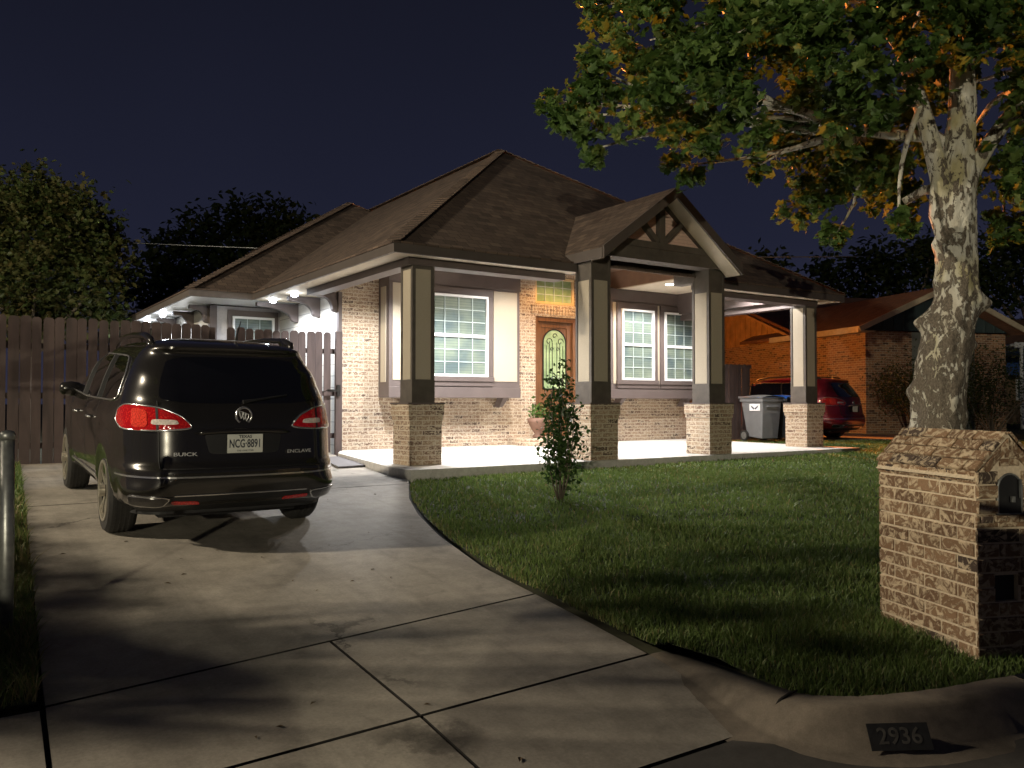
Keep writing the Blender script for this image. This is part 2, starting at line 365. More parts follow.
def bark_mat():
    m, nt, P = new_mat('sycamore_bark'); P.inputs['Roughness'].default_value = .85
    tc = nt.nodes.new('ShaderNodeTexCoord'); mp = nt.nodes.new('ShaderNodeMapping'); mp.inputs['Scale'].default_value = (1,1,.5)
    nt.links.new(tc.outputs['Object'], mp.inputs[0])
    n1 = nd(nt, 'ShaderNodeTexNoise', Scale=12.0, Detail=8.0, Roughness=.66, Distortion=.5); n2 = nd(nt, 'ShaderNodeTexNoise', Scale=60.0, Detail=6.0, Roughness=.7)
    n3 = nd(nt, 'ShaderNodeTexNoise', Scale=2.6, Detail=3.0); nv = nd(nt, 'ShaderNodeTexVoronoi', Scale=26.0)
    for n in (n1, n2, n3, nv): nt.links.new(mp.outputs[0], n.inputs['Vector'])
    sx = nt.nodes.new('ShaderNodeSeparateXYZ'); nt.links.new(tc.outputs['Object'], sx.inputs[0])
    hm = nt.nodes.new('ShaderNodeMath'); hm.operation = 'MULTIPLY_ADD'; hm.inputs[1].default_value = .034; nt.links.new(sx.outputs[2], hm.inputs[0]); nt.links.new(n1.outputs[0], hm.inputs[2])
    scaly = ramp(nt, n2.outputs[0], [(.3, (.05,.040,.030)), (.5, (.14,.115,.088)), (.68, (.27,.235,.18))])
    pale = ramp(nt, n3.outputs[0], [(.35, (.50,.46,.37)), (.5, (.64,.62,.54)), (.66, (.48,.43,.24))])
    f = ramp(nt, hm.outputs[0], [(.588, 0), (.603, 1)])
    nt.links.new(mixc(nt, f, scaly, pale), P.inputs['Base Color'])
    ih = nt.nodes.new('ShaderNodeMath'); ih.operation = 'SUBTRACT'; nt.links.new(n2.outputs[0], ih.inputs[0]); nt.links.new(f, ih.inputs[1])
    bump(nt, P, ih.outputs[0], .8, .02); return m
M['bark'] = bark_mat()
M['bark_dark'] = wood_mat('dark_bark', (.10,.08,.06), (9,9,2))
def leaf_mat(name, cols, rough=.5, trans=.48):
    m, nt, P = new_mat(name); P.inputs['Roughness'].default_value = rough; P.inputs['Specular IOR Level'].default_value = .3
    a = nt.nodes.new('ShaderNodeAttribute'); a.attribute_name = 'vary'
    c = ramp(nt, a.outputs['Fac'], [(i/(len(cols)-1), k) for i, k in enumerate(cols)])
    nt.links.new(c, P.inputs['Base Color'])
    t = nt.nodes.new('ShaderNodeBsdfTranslucent'); nt.links.new(c, t.inputs[0])
    mx = nt.nodes.new('ShaderNodeMixShader'); mx.inputs[0].default_value = trans
    nt.links.new(P.outputs[0], mx.inputs[1]); nt.links.new(t.outputs[0], mx.inputs[2])
    nt.links.new(mx.outputs[0], nt.nodes['Material Output'].inputs[0]); return m
M['leaf'] = leaf_mat('sycamore_leaf', [(.035,.075,.018), (.07,.13,.03), (.11,.18,.045), (.22,.26,.07)])
M['leaf_far'] = leaf_mat('far_leaf', [(.02,.035,.012), (.04,.06,.02), (.06,.07,.025)])
M['leaf_left'] = leaf_mat('left_leaf', [(.035,.055,.015), (.06,.085,.025), (.09,.09,.03), (.12,.095,.035)])
M['leaf_shrub'] = leaf_mat('shrub_leaf', [(.012,.03,.01), (.03,.06,.015), (.05,.09,.02)], .4)
M['grass'] = leaf_mat('grass_blade', [(.070,.118,.028), (.105,.165,.040), (.145,.200,.058), (.26,.215,.10)], .5, .3)
M['patch_grey'] = simple('grey_patch_surface', (.13,.125,.13), .95, var=.2, scale=60)

# ---------------------------------------------------------------- ground, driveway, street
DE = [(3.14,2.5),(3.25,3.43),(3.29,3.83),(3.34,4.40),(3.39,5.19),(3.61,6.33),(3.88,7.30),(4.20,8.18),(4.62,9.10),(4.81,9.46),(4.81,10.09),(5.14,11.76),(5.44,13.38),(5.76,14.3)]
def drv_right(y): return float(np.interp(y, [p[1] for p in DE], [p[0] for p in DE]))
def drv_left(y): return float(np.interp(y, [2.5, 4.5, 14.3], [.28, .35, .83])) 
KC = [(3.27,3.46,-.43),(3.27,3.09,-.42),(3.215,2.77,-.405),(3.19,2.49,-.39),(3.29,2.28,-.375),(3.48,2.14,-.37),(3.86,2.01,-.37),(4.33,1.91,-.37),(6.0,1.5,-.37),(20,-2,-.37)]
def lawn_dz(X, Y):
    s = np.maximum(np.asarray(Y)-2.54, np.asarray(X)*.5584+np.asarray(Y)*.8296-3.82)
    return np.interp(s, [0, .25, 1.2, 3, 6], [.10, .09, .05, .02, .0])
nx = list(np.concatenate([np.linspace(-200, -12, 24), np.linspace(-11, 26, 150), np.linspace(28, 300, 40)]))
ny = list(np.concatenate([np.linspace(-200, -8, 20), np.linspace(-7, 20, 110), np.linspace(21, 60, 30), np.linspace(65, 600, 30)]))
b = MB(); b.grid([[(x, y, float(gz(x, y))-.035-(.05 if 4 < x < 15 and 9.6 < y < 30 else 0)) for x in nx] for y in ny])
tag(b.build('ground', M['soil'], smooth=True), kind='structure')
# street sheet: lies in front of the kerb and gutter line
b = MB(); b.grid([[(x, y, float(gz(x, y))+.002 if (y < 2.6) else -.6) for x in np.linspace(-40, 60, 300)] for y in np.linspace(-30, 2.54, 120)])
street = b.build('street', M['asphalt'], smooth=True); tag(street, kind='structure')
# driveway panels (cast in separate slabs, gaps are the joints)
def J1(x): return 4.21+.15*(x-.28)
def J2(x): return 3.30+.06*(x-.9)
b = MB()
def panel(fx0, fx1, fy0, fy1, ny_, nx_=10, g=.009):
    rows = []
    for j in range(ny_+1):
        row = []
        for i in range(nx_+1):
            x = 0.
            t = j/ny_; y = fy0(1.5)+(fy1(1.5)-fy0(1.5))*t
            xa, xb = fx0(y)+g, fx1(y)-g; x = xa+(xb-xa)*i/nx_
            ya, yb = fy0(x)+g*1.2, fy1(x)-g*1.2; y = ya+(yb-ya)*t
            row.append((x, y, float(gz(x, y))+.004))
        rows.append(row)
    b.grid(rows)
    # skirt
    edge = [r[0] for r in rows][::-1]+rows[0]+[r[-1] for r in rows]+rows[-1][::-1]
    lo = [(p[0], p[1], p[2]-.05) for p in edge]; b.grid([edge, lo], mi=1)
mid = lambda y: 1.76
panel(drv_left, drv_right, J1, lambda x: 9.2, 60, 14)
panel(drv_left, drv_right, lambda x: 9.2, lambda x: 14.2, 40, 14)
panel(lambda y: drv_left(y)-.0, mid, J2, J1, 16, 8); panel(mid, drv_right, J2, J1, 16, 8)
panel(drv_left, mid, lambda x: 2.55, J2, 10, 12); panel(lambda y: -2.5, drv_left, lambda x: 2.55, lambda x: 4.2, 14, 14); panel(mid, drv_right, lambda x: 2.55, J2, 10, 8)
tag(b.build('driveway', [M['drive'], M['joint']], smooth=False), kind='structure')
b = MB(); b.grid([[(x, y, float(gz(x, y))-.020) for x in np.linspace(-2.5 if y < 4.2 else drv_left(y)+.002, drv_right(y)-.002, 12)] for y in np.linspace(2.56, 14.2, 90)])
tag(b.build('driveway_joint', M['joint']), kind='structure')
# kerb
cs = []
for i, (x, y, z) in enumerate(KC):
    p0 = Vector(KC[max(i-1, 0)][:2]); p1 = Vector(KC[min(i+1, len(KC)-1)][:2]); t = (p1-p0).normalized(); n = Vector((t.y, -t.x))   # towards the street / driveway
    if n.dot(Vector((-.5584,-.8296))) < -.3: n = -n
    zb = min(float(gz(x, y)), -.36) if i < 2 else -.515
    zb = [-.435, -.455, -.485, -.515, -.519, -.519, -.519, -.519, -.519, -.519][i]
    zi = float(gz(x,y))+.0
    P = lambda o, zz: (x+n.x*o, y+n.y*o, zz)
    hgt = z-zb; wf = .05+.6*hgt
    cs.append([P(-.16, z-.12), P(-.15, z), P(0, z+.002), P(.02, z-.01*min(1,hgt*8)), P(.02+wf*.45, z-hgt*.42), P(.02+wf*.8, z-hgt*.85), P(.02+wf, zb+.004), P(.30+wf*.2, zb-.01)])
# subdivide along
def resample(rows, k):
    out = []; A = [np.array(r) for r in rows]; n = len(A)
    for i in range(n-1):
        p0, p1, p2, p3 = A[max(i-1, 0)], A[i], A[i+1], A[min(i+2, n-1)]
        for j in range(k):
            t = j/k; q = .5*(2*p1+(p2-p0)*t+(2*p0-5*p1+4*p2-p3)*t*t+(3*p1-p0-3*p2+p3)*t**3)
            out.append([tuple(v) for v in q])
    out.append(rows[-1]); return out
rs = resample(cs, 6)
rs = [[(p[0]+.004*math.sin(i*1.7+k), p[1]+.004*math.cos(i*2.3+k), p[2]) for k, p in enumerate(r)] for i, r in enumerate(rs)]
b = MB(); b.grid(rs); b.grid(rs, flip=True) if False else None
kerb = b.build('kerb', M['kerb'], smooth=True); tag(kerb, kind='structure')
# painted house number patch on the kerb face, with its numerals
def text_mesh(name, body, size, mat, parent, mtx, ext=.0008, align='CENTER', sx=1.0, bold=0):
    cu = bpy.data.curves.new(name+'_c', 'FONT'); cu.body = body; cu.size = size; cu.extrude = ext; cu.align_x = align; cu.align_y = 'CENTER'; cu.resolution_u = 3
    cu.offset = bold
    o = bpy.data.objects.new(name+'_c', cu); col.objects.link(o)
    dg = bpy.context.evaluated_depsgraph_get(); me = bpy.data.meshes.new_from_object(o.evaluated_get(dg))
    bpy.data.objects.remove(o); me.transform(Matrix.Diagonal((sx, 1, 1, 1))); me.transform(mtx); me.name = name
    me.materials.clear(); me.materials.append(mat)
    q = bpy.data.objects.new(name, me); col.objects.link(q); q.parent = parent; return q
def frame_mtx(o, xa, ya):
    xa = Vector(xa).normalized(); za = xa.cross(Vector(ya)).normalized(); ya = za.cross(xa)
    return Matrix(((xa.x, ya.x, za.x, o[0]), (xa.y, ya.y, za.y, o[1]), (xa.z, ya.z, za.z, o[2]), (0,0,0,1)))

# ---------------------------------------------------------------- lawns (grass blades)
def inside(poly, X, Y):
    c = np.zeros(len(X), bool); n = len(poly); j = n-1
    for i in range(n):
        xi, yi = poly[i]; xj, yj = poly[j]
        m = ((yi > Y) != (yj > Y)) & (X < (xj-xi)*(Y-yi)/(yj-yi+1e-12)+xi); c ^= m; j = i
    return c
def lawn(name, poly, zones, label, hscale=1.0):
    xs = [p[0] for p in poly]; ys = [p[1] for p in poly]; V = []; F = []; A = []; off = 0
    # soil-green sheet
    pts = []
    for d0, d1, dens, wd, ht in zones:
        area = (max(xs)-min(xs))*(max(ys)-min(ys)); n = int(area*dens)
        X = rng.uniform(min(xs), max(xs), n); Y = rng.uniform(min(ys), max(ys), n); D = X*.5584+Y*.8296; Lx = X*.8296-Y*.5584
        k = inside(poly, X, Y) & (D >= d0) & (D < d1) & (np.abs(Lx/np.maximum(D, .1)) < .72)
        X, Y = X[k], Y[k]; n = len(X)
        pn = np.sin(X*3.1+1.3*np.sin(Y*2.3))*np.cos(Y*2.7+X)*.5+.5; pn2 = np.sin(X*9+Y*7.3)*np.sin(Y*8.1-X*5)*.5+.5
        keep = rng.random(n) < (.55+.45*pn2); X, Y, pn, pn2 = X[keep], Y[keep], pn[keep], pn2[keep]; n = len(X)
        Z = gz(X, Y)+lawn_dz(X, Y)-.015
        a = rng.uniform(0, 2*np.pi, n); h = ht*rng.uniform(.55, 1.25, n)*(.75+.35*pn+.2*pn2)*hscale; w = wd*rng.uniform(.7, 1.3, n)
        lean = rng.uniform(.1, .9, n)*h; la = rng.uniform(0, 2*np.pi, n)
        dx, dy = np.cos(a)*w/2, np.sin(a)*w/2; lx, ly = np.cos(la)*lean, np.sin(la)*lean
        v = np.stack([np.stack([X-dx, Y-dy, Z], 1), np.stack([X+dx, Y+dy, Z], 1),
                      np.stack([X+dx*.8+lx*.35, Y+dy*.8+ly*.35, Z+h*.6], 1), np.stack([X-dx*.8+lx*.35, Y-dy*.8+ly*.35, Z+h*.6], 1),
                      np.stack([X+lx, Y+ly, Z+h], 1)], 1).reshape(-1, 3)
        idx = np.arange(n)*5+off
        f = np.stack([idx, idx+1, idx+2, idx, idx+2, idx+3, idx+3, idx+2, idx+4], 1).ravel()
        ed = np.exp(-np.clip(X-np.interp(Y, [p[1] for p in DE], [p[0] for p in DE]), 0, 9)/.10)*(Y < 9.4)
        V.append(v); F.append(f); A.append(np.repeat(np.clip(rng.normal(.34+.18*pn, .17, n)+.55*ed*rng.random(n)+(rng.random(n) < .03)*.6, 0, 1), 5)); off += n*5
    o = mesh_np(name, np.concatenate(V), np.concatenate(F), 3, M['grass'], attr=np.concatenate(A))
    tag(o, label, 'grass', kind='stuff'); return o
fl = [(3.27,3.43)]+DE[2:9]+[(4.84,9.42),(14.4,9.40),(14.5,14.0),(17.6,12.4),(21.5,9.5),(25,6),(20.2,-1.85),(6.05,1.66),(4.37,2.07),(3.9,2.17),(3.57,2.28),(3.42,2.40),(3.36,2.55),(3.37,2.8),(3.41,3.1),(3.36,3.4)]
lawn('front_lawn', fl, [(3.3,5.5,8500,.0058,.052),(5.5,8,4800,.0075,.050),(8,12,2300,.011,.048),(12,22,900,.018,.045)], 'uneven green front lawn between the curved driveway and the porch')
ll = [(-4,4.2),(.32,4.22),(.36,4.6),(.82,14.1),(-4,14.2)]
lawn('side_grass', ll, [(2.5,6,4200,.007,.085),(6,16,1500,.012,.08)], 'strip of grass along the left edge of the driveway', 1.15)
def sheet(name, poly, mat, dz):
    pts = [Vector(p) for p in poly]; g = []
    xs = [p[0] for p in poly]; ys = [p[1] for p in poly]
    for x in np.arange(min(xs), max(xs), .5):
        for y in np.arange(min(ys), max(ys), .5): g.append((x, y))
    g = np.array(g); g = g[inside(poly, g[:, 0], g[:, 1])]
    n = len(poly); vs = pts+[Vector(q) for q in g]
    r = delaunay_2d_cdt(vs, [], [list(range(n))], 1, 1e-4)
    b = MB(); b.add([(p.x, p.y, float(gz(p.x, p.y))+float(lawn_dz(p.x, p.y))+dz) for p in r[0]], r[2])
    o = b.build(name, mat, smooth=True); return tag(o, kind='structure')
M['thatch'] = simple('thatch', (.032,.042,.016), .95, var=.5, scale=9, bmp=.6)
sheet('lawn_soil', fl, M['thatch'], -.012); sheet('side_soil', ll, M['thatch'], -.015)
# ---------------------------------------------------------------- the house
H = wempty('brick_house', (9, 10, 0), 'brick ranch house with hip roof, lit front porch and brick piers', 'house')
def wallbox(pieces, name, mat, parent, **k):
    b = MB()
    for p in pieces: b.box(*p)
    return b.build(name, mat, parent, **k)
YW = 14.05; ZC_ = 3.46; ZR = 3.86
# brick front wall with openings for door, transom
wallbox([(5.75, 6.5, YW, YW+.22, .0, 3.6), (6.5, 10.05, YW, YW+.22, .0, 3.95), (11.15, 14.45, YW, YW+.22, 0, 3.95), (10.05, 11.15, YW, YW+.22, 0, .28), (10.05, 11.15, YW, YW+.22, 2.80, 3.06), (10.05, 11.15, YW, YW+.22, 3.66, 3.95)],
        'front_wall', M['brick'], H)
b = MB()
for i in range(16):                                            # soldier course above the door
    x = 9.95+i*.0805; b.box(x, x+.07, YW-.012, YW, 2.84, 3.03)
b.build('soldier_course', M['brick'], H)
wallbox([(5.755, 5.97, YW+.22, 17.5, 0, 2.97)], 'side_wall', M['siding'], H)
wallbox([(5.70, 5.765, YW-.03, YW+.06, .1, 2.97)], 'corner_board', M['trim'], H)
wallbox([(4.35, 5.755, 17.4, 17.6, 0, 2.97)], 'wing_front_wall', M['wing_wall'], H)
wallbox([(4.345, 4.55, 17.6, 31, 0, 2.97)], 'wing_side_wall', M['siding'], H)
wallbox([(4.30, 4.44, 17.36, 17.42, 0, 2.97), (4.3, 4.345, 17.42, 17.5, 0, 2.97)], 'wing_corner_board', M['trim'], H)
wallbox([(4.55, 14.45, 30.8, 31, 0, 2.97), (14.25, 14.45, YW+.22, 30.8, 0, 2.97)], 'rear_wall', M['brick'], H)
def window(x0, x1, z0, z1, y, parent, cols, rows=6, fw=.045, face=-1, name='window', grid_=True, pane='blinds'):
    b = MB(); d0, d1 = y, y+.06
    b.box(x0, x1, d0, d1, z1-fw, z1); b.box(x0, x1, d0, d1, z0, z0+fw); b.box(x0, x0+fw, d0, d1, z0+fw, z1-fw); b.box(x1-fw, x1, d0, d1, z0+fw, z1-fw)
    zm = (z0+z1)/2
    if rows >= 4: b.box(x0+fw, x1-fw, d0+.01, d1, zm-.03, zm+.03)
    o = b.build(name, M['white'], parent, bevel=.004)
    g = MB(); ax, bx = x0+fw, x1-fw
    for i in range(1, cols):
        x = ax+(bx-ax)*i/cols; g.box(x-.0065, x+.0065, d0+.028, d0+.036, z0+fw, z1-fw)
    for half in ((z0+fw, zm-.03), (zm+.03, z1-fw)) if rows >= 4 else ((z0+fw, z1-fw),):
        k = rows//2 if rows >= 4 else rows
        for j in range(1, k):
            z = half[0]+(half[1]-half[0])*j/k; g.box(ax, bx, d0+.030, d0+.0375, z-.0065, z+.0065)
    g.build('grille', M['grille'], o)
    MB().box(ax, bx, d0+.045, d0+.055, z0+fw, z1-fw).build('pane', M[pane], o)
    return o
def bay(x0, x1, wins, panels, sidepanel=True, right=True):
    Y0 = 13.60
    w = MB().box(x0, x1, Y0, YW-.002, 1.08, ZC_-.004); w.box(x0-.01, x1+.01, Y0-.02, Y0, 3.20, ZC_-.006); w.box(x0-.01, x1+.01, Y0-.02, Y0, 1.08, 1.28)
    for a, b_ in wins:                                       # casing and ledge round each window
        w.box(a-.12, a, Y0-.03, Y0, 1.40, 3.16); w.box(b_, b_+.12, Y0-.03, Y0, 1.40, 3.16); w.box(a-.12, b_+.12, Y0-.035, Y0, 3.03+.003, 3.165); w.box(a-.14, b_+.14, Y0-.06, Y0, 1.39, 1.478); w.box(a-.12, b_+.12, Y0-.035, Y0, 1.30, 1.388)
    o = w.build('window_bay', M['trim'], H, bevel=.006)
    for a, b_ in panels: MB().box(a, b_, Y0-.012, Y0+.01, 1.40, 3.16).build('stucco_panel', M['stucco'], o)
    if sidepanel: MB().box(x0-.012, x0+.01, Y0+.12, Y0+.33, 1.36, 3.10).build('stucco_panel', M['stucco'], o)
    for x in (x0+.35, x1-.38):                               # little corbels underneath
        MB().prism([(x, Y0+.02, 1.08), (x+.13, Y0+.02, 1.08), (x+.10, Y0+.2, .90), (x+.03, Y0+.2, .90)][::-1], (0, .22, 0)).build('corbel', M['trim'], o)
    for k, (a, b_) in enumerate(wins): pass
    return o
bay(6.49, 9.34, [(7.27, 8.57)], [(6.56, 7.12), (8.72, 9.27)])
bay(11.70, 14.44, [(12.0, 12.95), (13.28, 14.22)], [(11.78, 11.86), (13.09, 13.14)])
wobj = [window(7.27, 8.57, 1.48, 3.03, 13.535, H, 4), window(12.0, 12.95, 1.48, 3.03, 13.535, H, 3), window(13.28, 14.22, 1.48, 3.03, 13.535, H, 3)]
wobj[0]['label'] = 'wide grid window in the left bay'
window(4.75, 5.62, 1.2, 2.77, 17.33, H, 3, name='window')
wallbox([(4.66, 4.745, 17.37, 17.4, 1.1, 2.78), (5.625, 5.71, 17.37, 17.4, 1.1, 2.78), (4.66, 5.71, 17.37, 17.4, 2.781, 2.90)], 'window_casing', M['trim'], H)
# door
b = MB(); b.box(10.05, 10.14, YW+.03, YW+.2, .28, 2.80); b.box(11.06, 11.15, YW+.03, YW+.2, .28, 2.80); b.box(10.14, 11.06, YW+.03, YW+.2, 2.70, 2.80)
b.build('door_frame', M['door'], H, bevel=.004)
b = MB(); b.box(10.14, 11.06, YW+.10, YW+.15, .28, 2.70)
for r in ((10.14,10.27,.28,2.70),(10.93,11.06,.28,2.70),(10.27,10.93,2.58,2.70),(10.27,10.93,1.14,1.26),(10.27,10.93,.28,.42)): b.box(r[0], r[1], YW+.082, YW+.10, r[2], r[3])
b.box(10.34, 10.86, YW+.085, YW+.10, .52, 1.04)
door = b.build('front_door', M['door'], H, bevel=.004)
arch = [(10.30, 1.28), (10.90, 1.28)]+[(10.60+.30*math.cos(a), 2.26+.28*math.sin(a)) for a in np.linspace(0, math.pi, 14)]
MB().prism([(x, YW+.078, z) for x, z in arch], (0, .01, 0)).build('door_glass', M['doorglass'], door)
b = MB(); pp = [(x, YW+.072, z) for x, z in arch]; b.tube(pp+[pp[0]], .014, 6)
for x in (10.38, 10.46, 10.54, 10.66, 10.74, 10.82): b.tube([(x, YW+.07, 1.42), (x, YW+.07, 2.15+.12*math.sin((x-10.3)/.6*math.pi))], .006, 5)
for cx, cz, r in ((10.45,2.28,.09),(10.75,2.28,.09),(10.6,2.40,.07),(10.45,1.42,.08),(10.75,1.42,.08),(10.52,2.12,.05),(10.68,2.12,.05)):
    b.tube([(cx+r*(1-t*.09)*math.cos(t*.7), YW+.07, cz+r*(1-t*.09)*math.sin(t*.7)) for t in range(10)], .007, 5)
b.tube([(10.32, YW+.07, 1.50), (10.88, YW+.07, 1.50)], .006, 5)
b.build('iron_scroll', M['iron'], door)
b = MB(); b.lathe([(.03,0),(.03,.02)], (10.98, YW+.08, 1.30), 'y', 10); b.tube([(10.98, YW+.05, 1.15), (10.98, YW+.03, 1.22), (10.98, YW+.05, 1.30)], .012, 6)
b.build('handle', M['iron'], door)
o = window(10.08, 11.12, 3.07, 3.65, YW+.06, H, 4, 3, fw=.05, name='transom_window', pane='doorglass')
o.data.materials.clear(); o.data.materials.append(simple('cream_wood', (.55,.40,.22), .5))
# porch slab and step
sl = [(4.82,9.45),(14.3,9.40),(14.45,14.05),(5.76,14.05),(5.44,13.38),(5.14,11.76),(4.82,10.09)]
MB().prism([(x, y, .13) for x, y in sl], (0, 0, -.25)).build('porch_slab', M['slab'], H)
st = [(9.35,YW),(9.35,13.45),(9.6,13.2),(11.45,13.2),(11.65,13.45),(11.65,YW)]
MB().prism([(x, y, .285) for x, y in st], (0, 0, -.153)).build('entry_step', M['brick'], H)
# piers and posts
for (x, y, w_, zt) in ((5.10,10.05,.50,2.87),(7.77,9.47,.53,3.22),(10.30,9.49,.53,3.22),(13.57,10.04,.50,2.87)):
    b = MB().box(x, x+w_, y, y+w_, .132, .86); b.box(x-.026, x+w_+.026, y-.026, y+w_+.026, .80, .965)
    b.box(x-.013, x+w_+.013, y-.013, y+w_+.013, .735, .80)
    pr = b.build('porch_pier', M['brick'], H, bevel=.006)
    MB().box(x-.035, x+w_+.035, y-.035, y+w_+.035, .965, .985).build('cap', M['trim'], pr)
    a = .085; p0, p1, q0, q1 = x+a, x+w_-a, y+a, y+w_-a
    b = MB().box(p0, p1, q0, q1, .985, zt-.002); b.box(p0-.012, p1+.012, q0-.012, q1+.012, .985, 1.30)
    for cx in (p0-.01, p1-.035):
        for cy in (q0-.01, q1-.035): b.box(cx, cx+.045, cy, cy+.045, 1.30, zt-.003)
    po = b.build('porch_post', M['beam'], H, bevel=.003)
    c = .05; Mt = MB()
    for f in ((p0+c, p1-c, q0-.004, q0+.01), (p0+c, p1-c, q1-.01, q1+.004), (p0-.004, p0+.01, q0+c, q1-c), (p1-.01, p1+.004, q0+c, q1-c)):
        MB().box(*f, 1.303, 2.82).build('stucco_panel', M['stucco'], po)
# beams
for bx_ in ((5.12, 7.80, 10.12, 10.40, 2.87, 3.22), (10.9, 14.03, 10.12, 10.40, 2.87, 3.22), (5.12, 5.36, 10.40, YW, 2.87, 3.30), (13.79, 14.03, 10.40, YW, 2.87, 3.30)):
    MB().box(*bx_).build('porch_beam', M['trim'], H)
for bx_ in ((5.34, 7.80, 10.42, 10.47, 3.0, 3.43), (10.9, 13.80, 10.42, 10.47, 3.0, 3.43), (5.34, 5.44, 10.47, YW, 3.0, ZC_), (13.70, 13.80, 10.47, YW, 3.0, ZC_)):
    MB().box(*bx_).build('beam_lining', M['trim'], H)
b = MB(); b.prism([(7.86,9.5,3.20),(10.68,9.5,3.20),(10.68,9.5,3.235),(10.45,9.5,3.395),(8.09,9.5,3.395),(7.86,9.5,3.235)], (0,.3,0)); b.build('gable_beam', M['beam'], H, bevel=.005)
b = MB(); 
for x_ in (7.97, 10.40): MB().box(x_, x_+.2, 9.80, 10.40, 3.02, 3.215).build('gable_side_beam', M['beam'], H)
# ceilings
for bx_ in ((5.36, 7.9, 10.46, YW), (12.0, 13.79, 10.46, YW), (7.9, 12.0, 10.46, 11.05), (8.34, 10.20, 9.80, 10.46)):
    MB().box(*bx_, ZC_, ZC_+.02).build('porch_ceiling', M['ceiling'], H)
for bx_ in ((7.9, 12.0, 11.05, YW, ZR, ZR+.02), (7.87, 7.9, 11.05, YW, ZC_+.021, ZR), (12.0, 12.03, 11.05, YW, ZC_+.021, ZR), (7.9, 12.0, 11.03, 11.05, ZC_+.021, ZR)):
    MB().box(*bx_).build('entry_ceiling', M['brown_ceiling'], H)
# roof: front hip part and wider rear part
k = .667; zf0 = 2.97; FT = .135
ze = zf0+FT
def roofmesh(x0, x1, y0, yend, k=.667):
    xm = (x0+x1)/2; hw = (x1-x0)/2; zr = ze+hw*k
    b = MB(); A=(x0,y0,ze); B=(x1,y0,ze); Pk=(xm,y0+hw,zr); E1=(x0,yend,ze); E2=(x1,yend,ze); Q=(xm,yend,zr)
    b.add([A,B,Pk],[(0,1,2)]); b.add([E1,A,Pk,Q],[(0,1,2,3)]); b.add([B,E2,Q,Pk],[(0,1,2,3)]); b.add([E2,E1,Q],[(0,1,2)])
    # drip edge
    b.box(x0-.015, x1+.015, y0-.015, y0+.03, ze-.012, ze+.015); b.box(x0-.015, x0+.03, y0, yend, ze-.012, ze+.015); b.box(x1-.03, x1+.015, y0, yend, ze-.012, ze+.015)
    # hip and ridge caps
    for p, q in ((A, Pk), (B, Pk), (Pk, Q)):
        p, q = Vector(p), Vector(q); n = int((q-p).length/.15)
        for i in range(n):
            a_, c_ = p.lerp(q, i/n), p.lerp(q, (i+1.15)/n if i < n-1 else 1)
            b.bar(a_+Vector((0,0,.028)), c_+Vector((0,0,.010)), .2, .012)
    return b
rf = roofmesh(4.78, 14.56, 9.88, 22.0).build('roof', M['shingle'], H)
def ring(b, x0, x1, y0, y1, th, zl, zh): b.box(x0, x1, y0, y0+th, zl, zh); b.box(x0, x0+th, y0+th, y1, zl, zh); b.box(x1-th, x1, y0+th, y1, zl, zh)
b = MB(); b.box(4.78, 7.9, 9.88, 9.92, zf0, ze-.013); b.box(10.72, 14.56, 9.88, 9.92, zf0, ze-.013); b.box(4.78, 4.82, 9.92, 16.08, zf0, ze-.013); b.box(14.52, 14.56, 9.92, 16.08, zf0, ze-.013)
b.build('fascia', M['fascia'], rf)
b = MB(); b.box(4.82, 7.9, 9.92, 10.13, zf0+.005, zf0+.02); b.box(10.72, 14.52, 9.92, 10.13, zf0+.005, zf0+.02); b.box(4.82, 5.13, 10.13, 14.05, zf0+.005, zf0+.02); b.box(4.82, 5.76, 14.05, 16.12, zf0+.005, zf0+.02); b.box(14.02, 14.52, 10.13, 16, zf0+.005, zf0+.02)
b.build('soffit', M['soffit'], rf)
b = roofmesh(3.61, 14.6, 16.08, 31.4, .622)
rr = b.build('rear_roof', M['shingle'], H)
b = MB(); b.box(3.61, 4.79, 16.08, 16.12, zf0-.0, ze-.013); b.box(3.61, 3.65, 16.12, 31.4, zf0, ze-.013); b.build('fascia', simple('fascia_light', (.13,.11,.10), .55), rr)
b = MB(); b.box(3.65, 5.756, 16.125, 17.4, zf0+.022, zf0+.035); b.box(3.65, 4.35, 17.4, 31.4, zf0+.022, zf0+.035); b.build('soffit', M['white'], rr)
# gable roof over the entry
gx, gh, gy0 = 9.27, 1.47, 9.20; gze = 3.22
za = gze+gh*.72
b = MB(); th = .05
for s in (-1, 1):
    yb = 13.2
    e0 = (gx+s*gh, gy0, gze); a0 = (gx, gy0, za); a1 = (gx, gy0+4.0, za); e1 = (gx+s*gh, 10.35, gze)
    up = (0, 0, th); b.prism([e0, a0, a1, e1] if s > 0 else [e0, e1, a1, a0], (0, 0, th))
gr = b.build('gable_roof', M['shingle'], H)
for s in (-1, 1):                                             # rake boards
    b = MB()
    b.prism([(gx+s*(gh+.02), gy0-.03, gze-.13), (gx+s*(gh+.02), gy0-.03, gze+.045), (gx, gy0-.03, za+.05), (gx, gy0-.03, za-.12)][::s], (0, .035, 0))
    b.box(*(sorted((gx+s*gh, gx+s*(gh+.03)))), gy0+.006, 10.3, gze-.13, gze+.02)
    b.build('fascia', M['fascia'], gr)
for s in (-1, 1):
    b = MB()
    b.prism([(gx+s*(gh-.01), gy0+.01, gze-.115), (gx, gy0+.01, za-.075), (gx, 9.50, za-.075), (gx+s*(gh-.01), 9.50, gze-.115)][::s], (0, 0, -.02))
    b.build('soffit', M['soffit'], gr)
